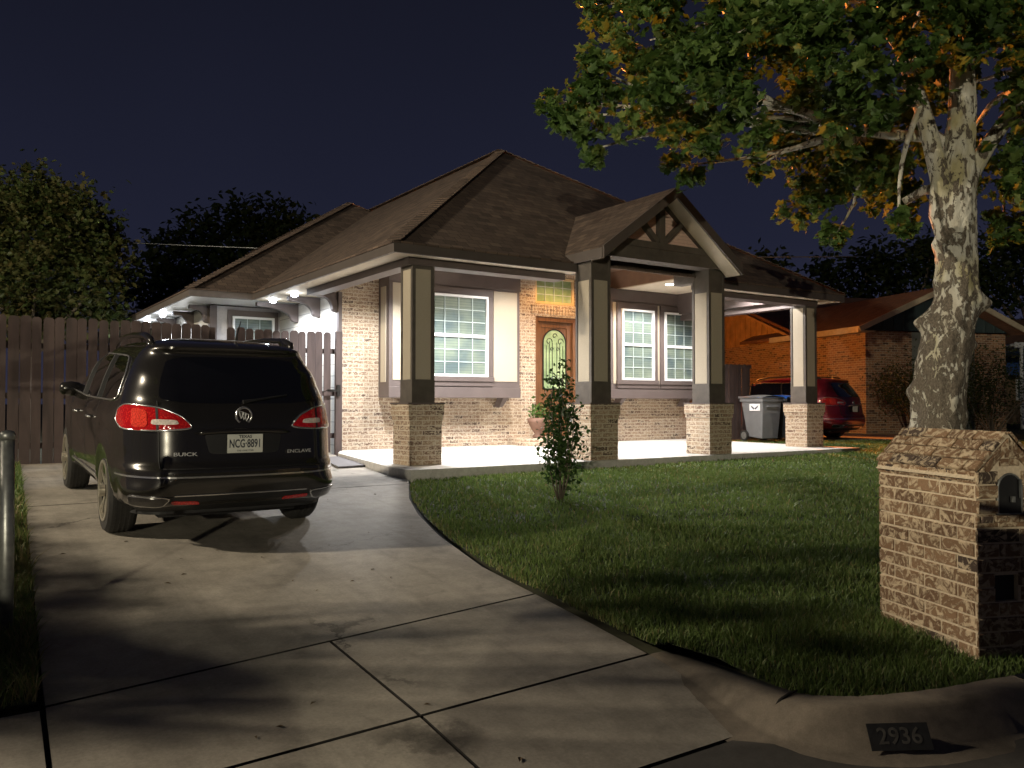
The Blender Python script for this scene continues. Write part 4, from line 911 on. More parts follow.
def make_suv(root, paint, word):
    W = [(1.10, .375), (4.10, .375)]; B = Body(T, W, .375, 2.4); S = B.S
    off = Vector((0, -2.6, 0))
    def put(b, name, mat, par=None, smooth=False):
        b.v = [tuple(Vector(p)+off) for p in b.v]; return b.build(name, mat, par or root, smooth=smooth, uv=False)
    bm_ = B.body(); bo = bm_.build('body', paint, root, smooth=True, uv=False); cut_arches(bo, W, .425)
    bo.data.transform(Matrix.Translation(off)); bo.data.polygons.foreach_set('use_smooth', [True]*len(bo.data.polygons))
    try: bo.data.set_sharp_from_angle(angle=R(38))
    except Exception: pass
    for sx in (-1, 1):
        for y, z in W: wh_ = wheel_local(root, sx*.86, y-2.6, .375, .245, sx)
    gl = rounded([(-.70,1.215),(-.66,1.38),(-.57,1.575),(.57,1.575),(.66,1.38),(.70,1.215),(.42,1.185),(-.42,1.185)], .3)
    put(B.decal(gl, S, .004, .05), 'rear_window', M['carglass'], smooth=True)
    for sg in (-1, 1):
        fy = lambda y, z, q=sg: B.SY(y, z, q)
        sw = rounded([(.80,1.215),(.86,1.42),(1.10,1.575),(2.55,1.605),(3.05,1.50),(3.78,1.19),(2.4,1.16),(1.0,1.18)], .22)
        o = put(B.decal(sw, fy, .004, .06), 'side_window', M['carglass'], smooth=True)
        b = MB(); pts = [fy(*p)+Vector((sg*.008, 0, 0))+off for p in sw]; b.tube(pts+[pts[0]], .009, 6); b.build('chrome_trim', M['chrome'], o, smooth=True, uv=False)
        for yy, lean in ((1.75, .10), (2.75, .06)): b = MB(); b.tube([fy(yy+lean*q, 1.175+.41*q)+Vector((sg*.006,0,0))+off for q in np.linspace(0, 1, 6)], .022, 6); b.build('pillar', M['blackplastic'], o, uv=False)
        # tail lamp wrapping the corner
        tl = rounded([(sg*.42, .985), (sg*.70, .962), (sg*1.10, .965), (sg*1.22, 1.03), (sg*1.20, 1.125), (sg*1.05, 1.172), (sg*.70, 1.155), (sg*.52, 1.085)], .3)
        ob = put(B.decal([(p[0]+.0, p[1]) for p in tl], S, .010, .03), 'tail_light', M['tail'], smooth=True)
        b = MB(); pts = [S(*p)*1.0+off for p in tl]; nr = [(S(p[0]*1.0, p[1])-Vector((0, 2.4, .9))).normalized()*.008 for p in tl]
        b.tube([p+q for p, q in zip(pts, nr)]+[pts[0]+nr[0]], .009, 6); b.build('bezel', M['chrome'], ob, smooth=True, uv=False)
        put(B.decal(rounded([(sg*.54, 1.012), (sg*.56, 1.05), (sg*.76, 1.055), (sg*.77, 1.01)], .3), S, .014, .03), 'reversing_lens', M['tail_clear'], ob)
        put(B.decal([(sg*.712,.97),(sg*.724,.97),(sg*.724,1.155),(sg*.712,1.155)], S, .0125, .04), 'lamp_split', M['blackplastic'], ob)
        put(B.decal(rounded([(sg*.80,.99),(sg*.80,1.13),(sg*.96,1.14),(sg*.96,.99)], .25), S, .0135, .03), 'lamp_element', M['lamp_glow'], ob)
        # low reflector, exhaust recess
        put(B.decal(rounded([(sg*.36, .355), (sg*.38, .385), (sg*.60, .395), (sg*.60, .365)], .2), S, .006, .03), 'reflector', M['tail'])
        put(B.decal(rounded([(sg*.66, .345), (sg*.60, .43), (sg*1.00, .45), (sg*.98, .36)], .25), S, .010, .03), 'exhaust_surround', M['chrome'])
        put(B.decal(rounded([(sg*.67, .355), (sg*.615, .422), (sg*.99, .44), (sg*.97, .368)], .25), S, .014, .03), 'exhaust_recess', M['carglass'])
        # handles and sill strip
        for yy in (1.95, 2.98):
            b = MB(); b.tube([fy(yy-.09, .985)+Vector((sg*.012,0,0))+off, fy(yy-.06, .985)+Vector((sg*.035,0,0))+off, fy(yy+.08, .985)+Vector((sg*.035,0,0))+off, fy(yy+.11, .985)+Vector((sg*.012,0,0))+off], .012, 8)
            b.build('handle', M['chrome'], root, smooth=True, uv=False)
        put(B.decal([(1.62,.435),(1.62,.46),(3.58,.44),(3.58,.415)], fy, .012, .06), 'sill_strip', M['chrome'])
        for yy in (1.62, 2.42, 3.50):
            put(B.decal([(yy,.42),(yy+.006,.42),(yy+.026,1.14),(yy+.02,1.14)], fy, .0015, .08), 'door_gap', M['blackplastic'])
        # roof rail
        xr = .66
        b = MB(); pts = [(sg*(xr-.02), .72, 1.66), (sg*(xr-.005), .80, 1.715), (sg*xr, .98, 1.752), (sg*xr, 1.6, 1.772), (sg*(xr-.01), 2.3, 1.755), (sg*(xr-.02), 2.62, 1.71), (sg*(xr-.03), 2.74, 1.66)]
        b.tube([Vector(p)+off for p in pts], [.02,.033,.033,.028,.028,.026,.018], 8); b.tube([Vector((sg*(xr-.02), .78, 1.64))+off, Vector((sg*(xr-.02), 1.02, 1.735))+off], .035, 8)
        b.build('roof_rail', M['paint_black'] if word else M['blackplastic'], root, smooth=True, uv=False)
        # mirror
        b = MB(); prof = [(-.11, .02), (-.09, .07), (0, .085), (.10, .07), (.13, .03)]
        b.tube([Vector((sg*(.98+p), 3.62-.03*abs(p)*6, 1.20))+off for p, _ in prof], [q for _, q in prof], 12); b.tube([Vector((sg*.86, 3.60, 1.13))+off, Vector((sg*.95, 3.61, 1.17))+off], .03, 8)
        b.build('mirror', M['paint_black'] if word else paint, root, smooth=True, uv=False)
        put(B.decal([(sg*.705,.66),(sg*.711,.66),(sg*.711,1.2),(sg*.705,1.2)], S, .0118, .05), 'tailgate_gap', M['blackplastic'])
    put(B.decal([(-.705,.664),(.705,.664),(.705,.656),(-.705,.656)], S, .002, .05), 'tailgate_gap', M['blackplastic'])
    # chrome strip round the bumper, lower valance
    put(B.decal([(-1.28,.600),(1.28,.600),(1.28,.586),(-1.28,.586)], S, .010, .05), 'bumper_strip', M['chrome'])
    put(B.decal([(-.98,.262),(-.60,.262),(.60,.262),(.98,.262),(.62,.43),(-.62,.43)], S, .003, .05), 'valance', M['blackplastic'])
    put(B.decal([(-.58,.436),(.58,.436),(.58,.444),(-.58,.444)], S, .008, .05), 'valance_strip', M['chrome'])
    # plate recess, hood bar, plate
    y0 = float(S(0, .86)[1])
    put(B.decal(rounded([(-.30,.77),(-.34,.94),(.34,.94),(.30,.77)], .15), S, .003, .04), 'plate_recess', M['blackplastic'])
    b = MB(); b.tube([Vector((x, float(S(x, .965)[1])-.012, .962-.10*x*x))+off for x in np.linspace(-.42, .42, 13)], [.004]+[.022]*11+[.004], 10); b.build('plate_light_bar', M['chrome'] if not word else paint, root, smooth=True, uv=False)
    pw, ph = .155, .078; pc = Vector((0, float(S(0, .855)[1])-.016, .855))
    b = MB(); b.box(-pw, pw, pc.y-.002, pc.y+.003, .855-ph, .855+ph); b.v = [tuple(Vector(p)+off) for p in b.v]
    pl = b.build('licence_plate', M['plate'], root, bevel=.0015, uv=False)
    if word:
        tm = lambda o: frame_mtx(Vector(o)+off, (1,0,0), (0,0,1))
        text_mesh('lettering', 'NCG\u00b78891', .098, M['plate_ink'], pl, tm((0, pc.y-.0035, .852)), .0006, sx=.64, bold=.0016)
        text_mesh('lettering', 'TEXAS', .034, M['plate_ink'], pl, tm((0, pc.y-.0035, .912)), .0006, sx=1.15, bold=.0008)
        text_mesh('lettering', 'THE LONE STAR', .020, M['plate_ink'], pl, tm((0, pc.y-.0035, .795)), .0006)
        for tx, sx_, st_ in (('BUICK', -.50, 1.6), ('ENCLAVE', .50, 1.35)):
            pz = .775; p = S(sx_, pz); n2 = S(sx_+.05, pz)-S(sx_-.05, pz)
            text_mesh('badge_lettering', tx, .042, M['badge'], root, frame_mtx(p+Vector((0, -.013, 0))+off, n2, (0, .1, 1)), .002, sx=st_)
        ez = 1.085; ep = S(0, ez)+Vector((0, -.004, 0))+off
        b = MB(); b.lathe([(.060,-.012),(.072,-.014),(.078,-.006),(.078,.01),(.060,.01)], ep, 'y', 32, ring=True); em = b.build('emblem', M['chrome'], root, smooth=True, uv=False)
        b = MB(); b.lathe([(.001,-.006),(.060,-.006),(.060,.0),(.001,.0)], ep, 'y', 32); b.build('emblem_field', M['carglass'], em, uv=False)
        b = MB()
        for k_ in (-1, 0, 1):
            cx, cz = k_*.024, k_*.010; sh = [(-.017,.030),(.017,.022),(.014,-.006),(-.002,-.034),(-.016,-.002)]
            o3 = [Vector((ep.x+cx+px, ep.y-.011-.001*k_, ep.z-cz+pz)) for px, pz in sh]; b.tube(o3+[o3[0]], .0035, 5); b.tube([o3[0], o3[3]], .003, 5)
        b.build('emblem_shields', M['badge'], em, uv=False)
    else:
        b = MB(); b.lathe([(.001,-.012),(.045,-.012),(.05,-.004),(.05,.01),(.001,.01)], S(0, 1.03)+Vector((0,-.004,0))+off, 'y', 24); b.build('emblem', M['chrome'], root, uv=False)
    # antenna, wiper, exhaust/under body
    b = MB(); b.tube([Vector((.16, .95, 1.75))+off, Vector((.16, .93, 1.79))+off, Vector((.16, .80, 1.92))+off], [.02,.008,.004], 8); b.build('antenna', M['blackplastic'], root, uv=False)
    b = MB(); b.tube([S(.0, 1.20)+Vector((0,-.02,0))+off, S(.10, 1.215)+Vector((0,-.025,0))+off, S(.42, 1.26)+Vector((0,-.02,0))+off], [.018,.010,.006], 8); b.build('rear_wiper', M['blackplastic'], root, uv=False)
    b = MB(); b.box(-.62, .62, .5, 4.7, .20, .30); b.tube([(-.5,.45,.27),(-.5,1.4,.25)], .035, 10); b.v = [tuple(Vector(p)+off) for p in b.v]; b.build('underbody', M['blackplastic'], root, uv=False)
    return B
def wheel_local(root, x, y, r, w, sg): return wheel(root, x, y, r, w, sg)
suv = empty('parked_suv', (1.945, 9.16, -.045), 'black SUV parked on the driveway, seen from behind, with a white number plate', 'car', rot=(R(2.6), 0, 0))
make_suv(suv, M['paint_black'], True); suv.scale = (.905, .95, .95)
red = empty('parked_crossover', (18.1, 14.5, .06), 'maroon crossover parked beyond the porch behind the rubbish bins', 'car', rot=(0, 0, R(11)))
make_suv(red, M['paint_red'], False); red.scale = (.92, .88, .90)
shade_car = empty('parked_suv', (.42, -2.20, -.55), 'unseen dark car behind the camera, added to shade the mailbox front and lawn', 'car', rot=(0, 0, -R(124))); shade_car.scale = (1, 1, 1.02)  # added out of view to block the rear street lamp from mailbox and lawn
def strip_copy(src, dst):
    for ch in src.children:
        if ch.name.split('.')[0] in ('body', 'rear_window', 'side_window', 'wheel', 'tail_light', 'roof_rail', 'mirror'): copy_tree(ch, dst)
strip_copy(suv, shade_car)
drive_shade_car = empty('parked_suv', (-4.05, .62, -.55), 'second unseen dark car behind the camera, added to shade the driveway', 'car', rot=(0, 0, -R(124))); drive_shade_car.scale = (1, 1, 1.0); strip_copy(suv, drive_shade_car)  # second unseen blocker, added to keep the rear street lamp off the driveway

# ---------------------------------------------------------------- wooden fences
def fence(x0, x1, y0, y1, zt0, zt1, zb, name, label, pw=.14, gap=.012, gaps=(), posts=()):
    t = wempty(name, (x0, y0, zb), label, 'fence'); b = MB(); L = math.hypot(x1-x0, y1-y0); n = int(L/(pw+gap)); ux, uy = (x1-x0)/L, (y1-y0)/L
    for i in range(n):
        s = i*(pw+gap); f = s/L; g = rng.normal()*.006; zt = zt0+(zt1-zt0)*f+rng.normal()*.008; w = pw+(.006 if rng.random() < .5 else -.012)
        ox, oy = x0+ux*s, y0+uy*s; th = .018; yo = g
        prof = [(0, zb), (w, zb), (w, zt-.035), (w-.03, zt), (.03, zt), (0, zt-.035)]
        b.prism([(ox+ux*a-uy*yo, oy+uy*a+ux*yo, z) for a, z in prof], (-uy*th, ux*th, 0))
    b.build('picket', M['picket'], t)
    b = MB()
    for h in (.3, 1.05, 1.8): b.bar((x0+.0-uy*.06, y0+ux*.045, zb+h), (x1-uy*.06, y1+ux*.045, zb+h), .04, .09)
    b.build('rail', M['picket'], t)
    for p in posts: MB().box(x0+ux*p-.045, x0+ux*p+.045, y0+uy*p+.06, y0+uy*p+.15, zb, zt0-.05).build('post', M['picket'], t)
    return t
fence(-8.0, 3.70, 14.5, 14.28, 2.30, 2.28, .04, 'wood_fence', 'tall dark wooden picket fence across the end of the driveway', posts=(0, 2.4, 4.8, 7.2, 9.6, 11.6))
gt = fence(3.76, 5.70, 14.05, 14.03, 2.24, 2.23, .10, 'fence_gate', 'dark wooden gate between the picket fence and the brick corner of the house')
MB().box(5.62, 5.74, 13.93, 14.00, .03, 2.25).build('gate_post', M['picket'], gt)
b = MB(); b.box(5.46, 5.64, 13.90, 13.925, 1.18, 1.22); b.box(5.63, 5.69, 13.89, 13.928, 1.10, 1.30); b.tube([(5.36,13.92,1.16),(5.46,13.88,1.21),(5.58,13.91,1.20)], .008, 6); b.build('latch', M['iron'], gt)
tag(gt, cat='gate')
fence(14.46, 16.5, 13.85, 13.80, 1.93, 1.93, .08, 'side_gate', 'short dark wooden gate beyond the porch behind the rubbish bins')
b = MB(); b.box(.75, 5.6, 14.13, 14.21, .0, .075); tag(b.build('threshold_kerb', M['kerb'], None, bevel=.01), kind='structure')

# ---------------------------------------------------------------- brick mailbox
m, nt, P = new_mat('mailbox_brick'); P.inputs['Roughness'].default_value = .9
a = nt.nodes.new('ShaderNodeAttribute'); a.attribute_name = 'vary'; tc = nt.nodes.new('ShaderNodeTexCoord')
n1 = nd(nt, 'ShaderNodeTexNoise', Scale=12.0, Detail=7.0, Roughness=.65, Distortion=2.2); n2 = nd(nt, 'ShaderNodeTexNoise', Scale=120.0, Detail=4.0)
off_ = nt.nodes.new('ShaderNodeVectorMath'); off_.operation = 'MULTIPLY_ADD'; off_.inputs[1].default_value = (37, 11, 23)
nt.links.new(a.outputs['Fac'], off_.inputs[0]); nt.links.new(tc.outputs['Object'], off_.inputs[2]); nt.links.new(off_.outputs[0], n1.inputs['Vector']); nt.links.new(tc.outputs['Object'], n2.inputs['Vector'])
bc = ramp(nt, a.outputs['Fac'], [(0, (.06,.04,.03)), (.10, (.09,.06,.045)), (.14, (.16,.092,.052)), (.5, (.22,.13,.072)), (.85, (.30,.185,.105)), (1, (.19,.115,.065))])
sm = ramp(nt, n1.outputs[0], [(.47, 0), (.51, .4), (.56, 1)])
c_ = mixc(nt, mixc(nt, .25, sm, (0,0,0)), bc, (.72,.58,.40)); c_ = mixc(nt, .5, c_, ramp(nt, n2.outputs[0], [(.3, .55), (.7, 1)]), 'MULTIPLY')
nt.links.new(c_, P.inputs['Base Color']); bump(nt, P, sm, .7, .006); M['mbrick'] = m
M['mortar'] = simple('mortar', (.58,.48,.35), .95, var=.15, scale=60, bmp=.4)
mbx = empty('brick_mailbox', (4.50, 2.28, -.385), 'gabled brick mailbox pillar at the kerb with an arched black letter door', 'mailbox', rot=(0, 0, -R(22)))
class BR:
    def __init__(s): s.b = MB(); s.a = []
    def brick(s, o, u, v, n, val=None):
        o, u, v, n = map(Vector, (o, u, v, n)); j = Vector(rng.normal(size=3)*.0008); o = o+j; c = .004
        val = (rng.uniform(.14, 1) if rng.random() > .09 else rng.uniform(0, .1)) if val is None else val
        base = [o, o+u, o+u+v, o+v]; uu, vv = u.normalized()*c, v.normalized()*c
        top = [o+uu+vv+n, o+u-uu+vv+n, o+u-uu+v*1-vv+n, o+uu+v-vv+n]; mid_ = [p+n-n.normalized()*c for p in base]
        s.b.add(base+mid_+top, [(0,1,5,4),(1,2,6,5),(2,3,7,6),(3,0,4,7),(4,5,9,8),(5,6,10,9),(6,7,11,10),(7,4,8,11),(8,9,10,11)]); s.a += [val]*12
W_, D_, HT, CP, g = .38, .79, 1.01, .0776, .011
br = BR()
holes = [(.115, .265, .775, .99), (.10, .25, .31, .45)]
rows_n = 13
for r_ in range(rows_n):
    z = r_*CP+g/2; h = CP-g
    for side in range(4):
        Ln = [W_, D_, W_, D_][side]; o0 = [(0,0),(W_,0),(W_,D_),(0,D_)][side]; du = [(1,0),(0,1),(-1,0),(0,-1)][side]; dn = [(0,-1),(1,0),(0,1),(-1,0)][side]
        s = 0.; first = (.13 if (r_+side) % 2 else .26); edges = [0]
        while edges[-1] < Ln-.02: edges.append(min(Ln, (edges[-1]+.26) if len(edges) > 1 else first))
        if len(edges) > 2 and Ln-edges[-2] < .06: edges.pop(-2)
        for e0, e1 in zip(edges[:-1], edges[1:]):
            a0, a1 = e0+(g/2 if e0 > 0 else -.010), e1-(g/2 if e1 < Ln else -.010)
            zz0, zz1 = z, z+h
            if side == 0:
                segs = [(a0, a1)]
                for hx0, hx1, hz0, hz1 in holes:
                    if zz1 > hz0 and zz0 < hz1:
                        ns = []
                        for q0, q1 in segs:
                            if q1 <= hx0 or q0 >= hx1: ns.append((q0, q1))
                            else:
                                if q0 < hx0-.02: ns.append((q0, hx0))
                                if q1 > hx1+.02: ns.append((hx1, q1))
                        segs = ns
            else: segs = [(a0, a1)]
            pr_ = .022 if (side == 0 and zz0 > .76) else .010
            for q0, q1 in segs:
                br.brick((o0[0]+du[0]*q0, o0[1]+du[1]*q0, zz0), (du[0]*(q1-q0), du[1]*(q1-q0), 0), (0, 0, h), (dn[0]*pr_, dn[1]*pr_, 0))
# ledge course under the letter door
for i in range(5): br.brick((-.002+i*.0775, -.03, .735), (.07, 0, 0), (0, 0, .035), (0, -.012, 0))
# gabled brick roof: two slopes with bricks on edge
zr = 1.205; ov = .016
for s in (-1, 1):
    e = Vector((W_/2+s*(W_/2+ov), -.02, HT-.01)); r0 = Vector((W_/2, -.02, zr)); sl_ = (r0-e); Ls = sl_.length; sn = sl_.normalized(); nn = Vector((s*sl_.z, 0, abs(sl_.x))).normalized()
    na = int((D_+.04)/.0755)
    for i in range(5):
        tj = 0 if i % 2 else .1
        e_ = [0]
        while e_[-1] < D_+.04-.01: e_.append(min(D_+.04, e_[-1]+(.2 if (len(e_) > 1 or not tj) else tj)))
        w__ = Ls/4
        if i > 3: break
        for p0, p1 in zip(e_[:-1], e_[1:]):
            o = e+sn*(i*w__+g/2)+Vector((0, p0+g/2, 0)); u, v = Vector((0, p1-p0-g, 0)), sn*(w__-g)
            if p1-p0 < .03: continue
            (br.brick(o, u, v, nn*.02) if s > 0 else br.brick(o, v, u, nn*.02))
    for i in range(11):                                  # soldier edge under the slope
        p0 = i*.0755; o = Vector((W_/2+s*(W_/2+ov), p0-.02+g/2, HT-.065)); br.brick(o-Vector((s*.02, 0, 0)), (0, .0665*s, 0) , (0, 0, .05), (s*.018, 0, 0)) if s > 0 else br.brick(o+Vector((.02, .0665, 0)), (0, -.0665, 0), (0, 0, .05), (-.018, 0, 0))
# gable triangle front: leaning bricks
for s in (-1, 1):
    for i in range(4):
        t0 = i/4; p = Vector((W_/2+s*(W_/2+.01)*(1-t0), -.008, HT-.02+(zr-HT+.0)*t0)); q = Vector((W_/2+s*(W_/2+.01)*(1-(i+.9)/4), -.008, HT-.02+(zr-HT)*(i+.9)/4)); u = q-p; v = Vector((-u.z*s, 0, u.x*s)).normalized()*.06*(-1)
        v = Vector((0,0,-.062))
        (br.brick(p+v, u, -v, (0, -.014, 0)) if s < 0 else br.brick(q+v, -u, -v, (0, -.014, 0)))
for x_, z_ in ((.13,1.03),(.195,1.03),(.165,1.075)): br.brick((x_, -.008, z_), (.056, 0, 0), (0, 0, .04), (0, -.012, 0))
ob = br.b.build('brickwork', M['mbrick'], mbx); at = ob.data.attributes.new('vary', 'FLOAT', 'POINT'); at.data.foreach_set('value', br.a)
b = MB(); b.box(-.004, .10, 0, D_, -.15, HT-.02); b.box(.25, W_+.004, 0, D_, -.15, HT-.02); b.box(.10, .25, .0, D_, -.15, .31); b.box(.10, .25, 0, D_, .45, HT-.02); b.box(.10, .25, .12, D_, .31, .45)
b.prism([(-.03, -.008, HT-.05), (W_+.03, -.008, HT-.05), (W_/2, -.008, zr-.006)], (0, D_+.016, 0)); b.build('mortar_core', M['mortar'], mbx)
ar = [(.115, .775), (.265, .775)]+[(.19+.075*math.cos(q), .91+.078*math.sin(q)) for q in np.linspace(0, math.pi, 12)]
ld = MB().prism([(x, -.012, z) for x, z in ar], (0, .05, 0)).build('letter_door', M['blackplastic'], mbx, bevel=.003)
b = MB(); pp = [(x, -.016, z) for x, z in ar]; b.tube(pp+[pp[0]], .006, 6); b.box(.182, .198, -.045, -.028, .84, .87); b.box(.235, .243, -.04, -.028, .86, .96); b.build('door_pull', M['galv'], ld)
MB().box(.10, .25, .03, .06, .31, .45).build('paper_slot', M['blackplastic'], mbx)
# ---------------------------------------------------------------- house number painted on the kerb
A_, B_ = Vector((3.70, 2.03, 0)), Vector((4.10, 1.745, 0)); dirx = (B_-A_).normalized(); nrm_ = Vector((dirx.y, -dirx.x, 0))
pc = Vector((3.385, 2.055, -.452)); t_ = Vector((.86, -.51, 0)).normalized(); o_ = Vector((t_.y, -t_.x, 0)); up_ = (Vector((0,0,1))*.145-o_*.085).normalized(); nn_ = t_.cross(up_)
if nn_.dot(o_) < 0: nn_ = -nn_
b = MB(); q = pc+nn_*.006; b.obox(q, t_*.135, up_*.055, nn_*.0015); np_ = b.build('number_patch', simple('dark_kerb_paint', (.028,.028,.03), .8, var=.3, scale=30), kerb)
text_mesh('numerals', '2936', .095, simple('faded_numeral_paint', (.12,.113,.10), .8, var=.4, scale=40), np_, frame_mtx(q+nn_*.0025, t_, up_), .0004, sx=1.05, bold=.001)
b = MB(); b.tube([(3.06,2.575,-.514),(3.11,2.545,-.49),(3.15,2.525,-.43),(3.19,2.515,-.392),(3.26,2.53,-.384),(3.34,2.54,-.384)], [.004,.006,.009,.010,.007,.006], 6); b.build('kerb_joint', M['joint'], kerb)
# ---------------------------------------------------------------- small things round the house
def bin_(name, x, y, z, rot, body, lid, label, logo):
    t = empty(name, (x, y, z), label, 'wheelie bin', 'wheeled bins beside the porch', rot=(0, 0, rot))
    b = MB(); b.add([(-.24,-.28,.06),(.24,-.28,.06),(.24,.20,.10),(-.24,.20,.10),(-.29,-.36,.98),(.29,-.36,.98),(.29,.36,.98),(-.29,.36,.98)], [(0,3,2,1),(4,5,6,7),(0,1,5,4),(1,2,6,5),(2,3,7,6),(3,0,4,7)])
    b.box(-.31,.31,-.38,.38,.90,.99); b.box(-.18,.18,-.39,-.35,.78,.82); b.build('bin_body', body, t, bevel=.02)
    b = MB(); rows = []
    for u in np.linspace(-1, 1, 7): rows.append([(.33*u, .40*v, 1.0+.07*(1-u*u*.8)*(1-.35*v*v)) for v in np.linspace(-1, 1, 7)])
    b.grid(rows, flip=True); b.box(-.33,.33,-.40,.40,.99,1.005); b.tube([(-.25,.40,1.0),(-.25,.47,1.02),(.25,.47,1.02),(.25,.40,1.0)], .016, 8); b.build('lid', lid, t, smooth=False, bevel=.004)
    for sx in (-1, 1):
        MB().lathe([(.10,-.02),(.125,-.025),(.125,.025),(.10,.02)], (sx*.27, .26, .125), 'x', 20).build('wheel', M['rubber'], t)
        MB().lathe([(.02,-.024),(.085,-.022),(.085,.022),(.02,.024)], (sx*.272, .26, .125), 'x', 16).build('hub', M['galv'], t)
    if logo:
        for (ox, oy, xa) in ((-.292, -.10, (0,-1,0)),):
            p = MB(); p.box(-.288,-.280,-.27,.07,.70,.86); p.build('sticker', M['white'], t)
            w = MB()
            for sg in (-1, 1): w.prism([(-.289,-.10,.76),(-.289,-.10+sg*.13,.83),(-.289,-.10+sg*.10,.78),(-.289,-.10+sg*.03,.73)][::sg], (-.003, 0, 0))
            w.build('winged_emblem', simple('emblem_ink', (.04,.05,.08)), t)
    return t
bin_('wheeled_bin', 15.55, 12.75, .10, R(-8), M['bin_grey'], M['bin_grey'], 'grey wheeled bin with a white winged sticker, beside the right porch pier', True)
bin_('wheeled_bin', 16.25, 12.75, .10, R(4), M['bin_dark'], M['bin_blue'], 'dark wheeled bin with a blue lid, half hidden by the right porch pier', False)
pole = wempty('metal_post', (.25, 5.25, -.31), 'round galvanised steel post with a domed cap at the left edge of the driveway', 'post')
b = MB(); b.tube([(.252,5.25,-.34),(.252,5.25,.2),(.247,5.25,.80)], .034, 20); b.build('tube', M['galv'], pole, smooth=True)
b = MB(); b.lathe([(.039,-.02),(.039,.012),(.030,.026),(.004,.034)], (.247,5.25,.80), 'z', 20); b.build('cap', M['galv'], pole, smooth=True)
mt = MB().prism([(4.62,11.35,.045),(5.16,11.45,.045),(5.50,13.2,.065),(5.05,13.25,.065)], (0,0,.02)).build('grey_patch', M['patch_grey'], None, bevel=.004)  # thin, evenly grey patch lying on the driveway
tag(mt, 'thin grey patch on the driveway between the black car and the first porch pier', 'mat')
# foundation shrubs and litter
dr = MB()
for i in range(46):
    while True:
        x, y = rng.uniform(.4, 5), rng.uniform(2.6, 9.5)
        if x < drv_right(y)-.1: break
    a_ = rng.uniform(0, 6.3); l = rng.uniform(.008, .026); z = float(gz(x, y))+.007
    dr.add([(x-l*math.cos(a_), y-l*math.sin(a_), z), (x+l*.4*math.sin(a_), y-l*.4*math.cos(a_), z+.008), (x+l*math.cos(a_), y+l*math.sin(a_), z), (x-l*.4*math.sin(a_), y+l*.4*math.cos(a_), z+.006)], [(0,1,2,3)])
tag(dr.build('leaf_litter', simple('dry_leaf', (.12,.08,.04), .8)), 'scattered dry leaf bits on the driveway concrete', 'leaf litter', kind='stuff')
# ---------------------------------------------------------------- neighbouring house to the right (own axes, turned clockwise)
def nb_root(name, loc, label, cat, ang=18.9): return empty(name, loc, label, cat, rot=(0, 0, -R(ang)))
N = nb_root('neighbour_house', (21.9, 14.2, .45), 'brick ranch house with a rust coloured roof and dark gable end, right of the porch', 'house')
# local: x right along its front, y backwards; origin at front left wall corner
b = MB(); b.box(0, 1.6, 0, .2, -.6, 2.62); b.box(0, .2, .2, 15.0, -.6, 2.62); b.box(3.9, 5.0, 0, .2, -.6, 2.62)
b.build('brick_wall', M['brick_orange'], N)
MB().box(1.6, 3.9, .05, .2, -.6, 2.62).build('siding_panel', simple('grey_green_board', (.16,.17,.15), .7), N)
b = MB(); b.prism([(-.3, .02, 2.66), (5.1, .02, 2.66), (2.4, .02, 3.84)], (0, .14, 0))
for i in range(15): b.box(-.1+i*.36, -.07+i*.36, -.005, .02, 2.66, max(2.70, min(2.66+.42*(i*.36+.2), 2.66+.42*(5.2-i*.36))))
b.build('gable_end', M['teal'], N)
def slab_roof(b, pts, t=.1): b.prism(pts, (0, 0, t))
b = MB(); slab_roof(b, [(-.55,-.5,2.60),(2.4,-.5,3.86),(2.4,6,3.86),(-.55,6,2.60)]); slab_roof(b, [(2.4,-.5,3.86),(5.35,-.5,2.60),(5.35,6,2.60),(2.4,6,3.86)])
nr = b.build('roof', M['shingle_red'], N)
b = MB(); b.box(-.62,-.55,-.5,4,2.53,2.70); b.bar((-.6,-.53,2.62),(2.4,-.53,3.90),.05,.15); b.bar((2.4,-.53,3.90),(5.4,-.53,2.62),.05,.15); b.box(-.55,-.0,-.45,4,2.57,2.595)
b.build('eave_board', simple('neighbour_fascia', (.40,.34,.24), .6), nr)
b = MB(); b.prism([(-.02, 3.4, 2.62), (-.02, 14.6, 2.62), (-.02, 9.0, 4.62)][::-1], (.1, 0, 0))
for i in range(30): b.box(-.045,-.02, 3.6+i*.36, 3.63+i*.36, 2.62, max(2.64, min(2.62+.345*(i*.36+.2), 2.62+.345*(11-i*.36))))
b.build('boarded_gable', M['board_orange'], N)
b = MB(); b.bar((-.3, 3.0, 2.62), (-.3, 9.0, 4.78), .08, .16, up=(1,0,0)); b.bar((-.3, 9, 4.78), (-.3, 15.0, 2.62), .08, .16, up=(1,0,0))
b.build('rake_board', M['board_orange'], N)
b = MB(); slab_roof(b, [(-.25,3.0,2.70),(8,3.0,2.70),(8,9,4.80),(-.25,9,4.80)]); slab_roof(b, [(-.25,9,4.80),(8,9,4.80),(8,15,2.70),(-.25,15,2.70)]); b.build('rear_roof', M['shingle_red'], N)
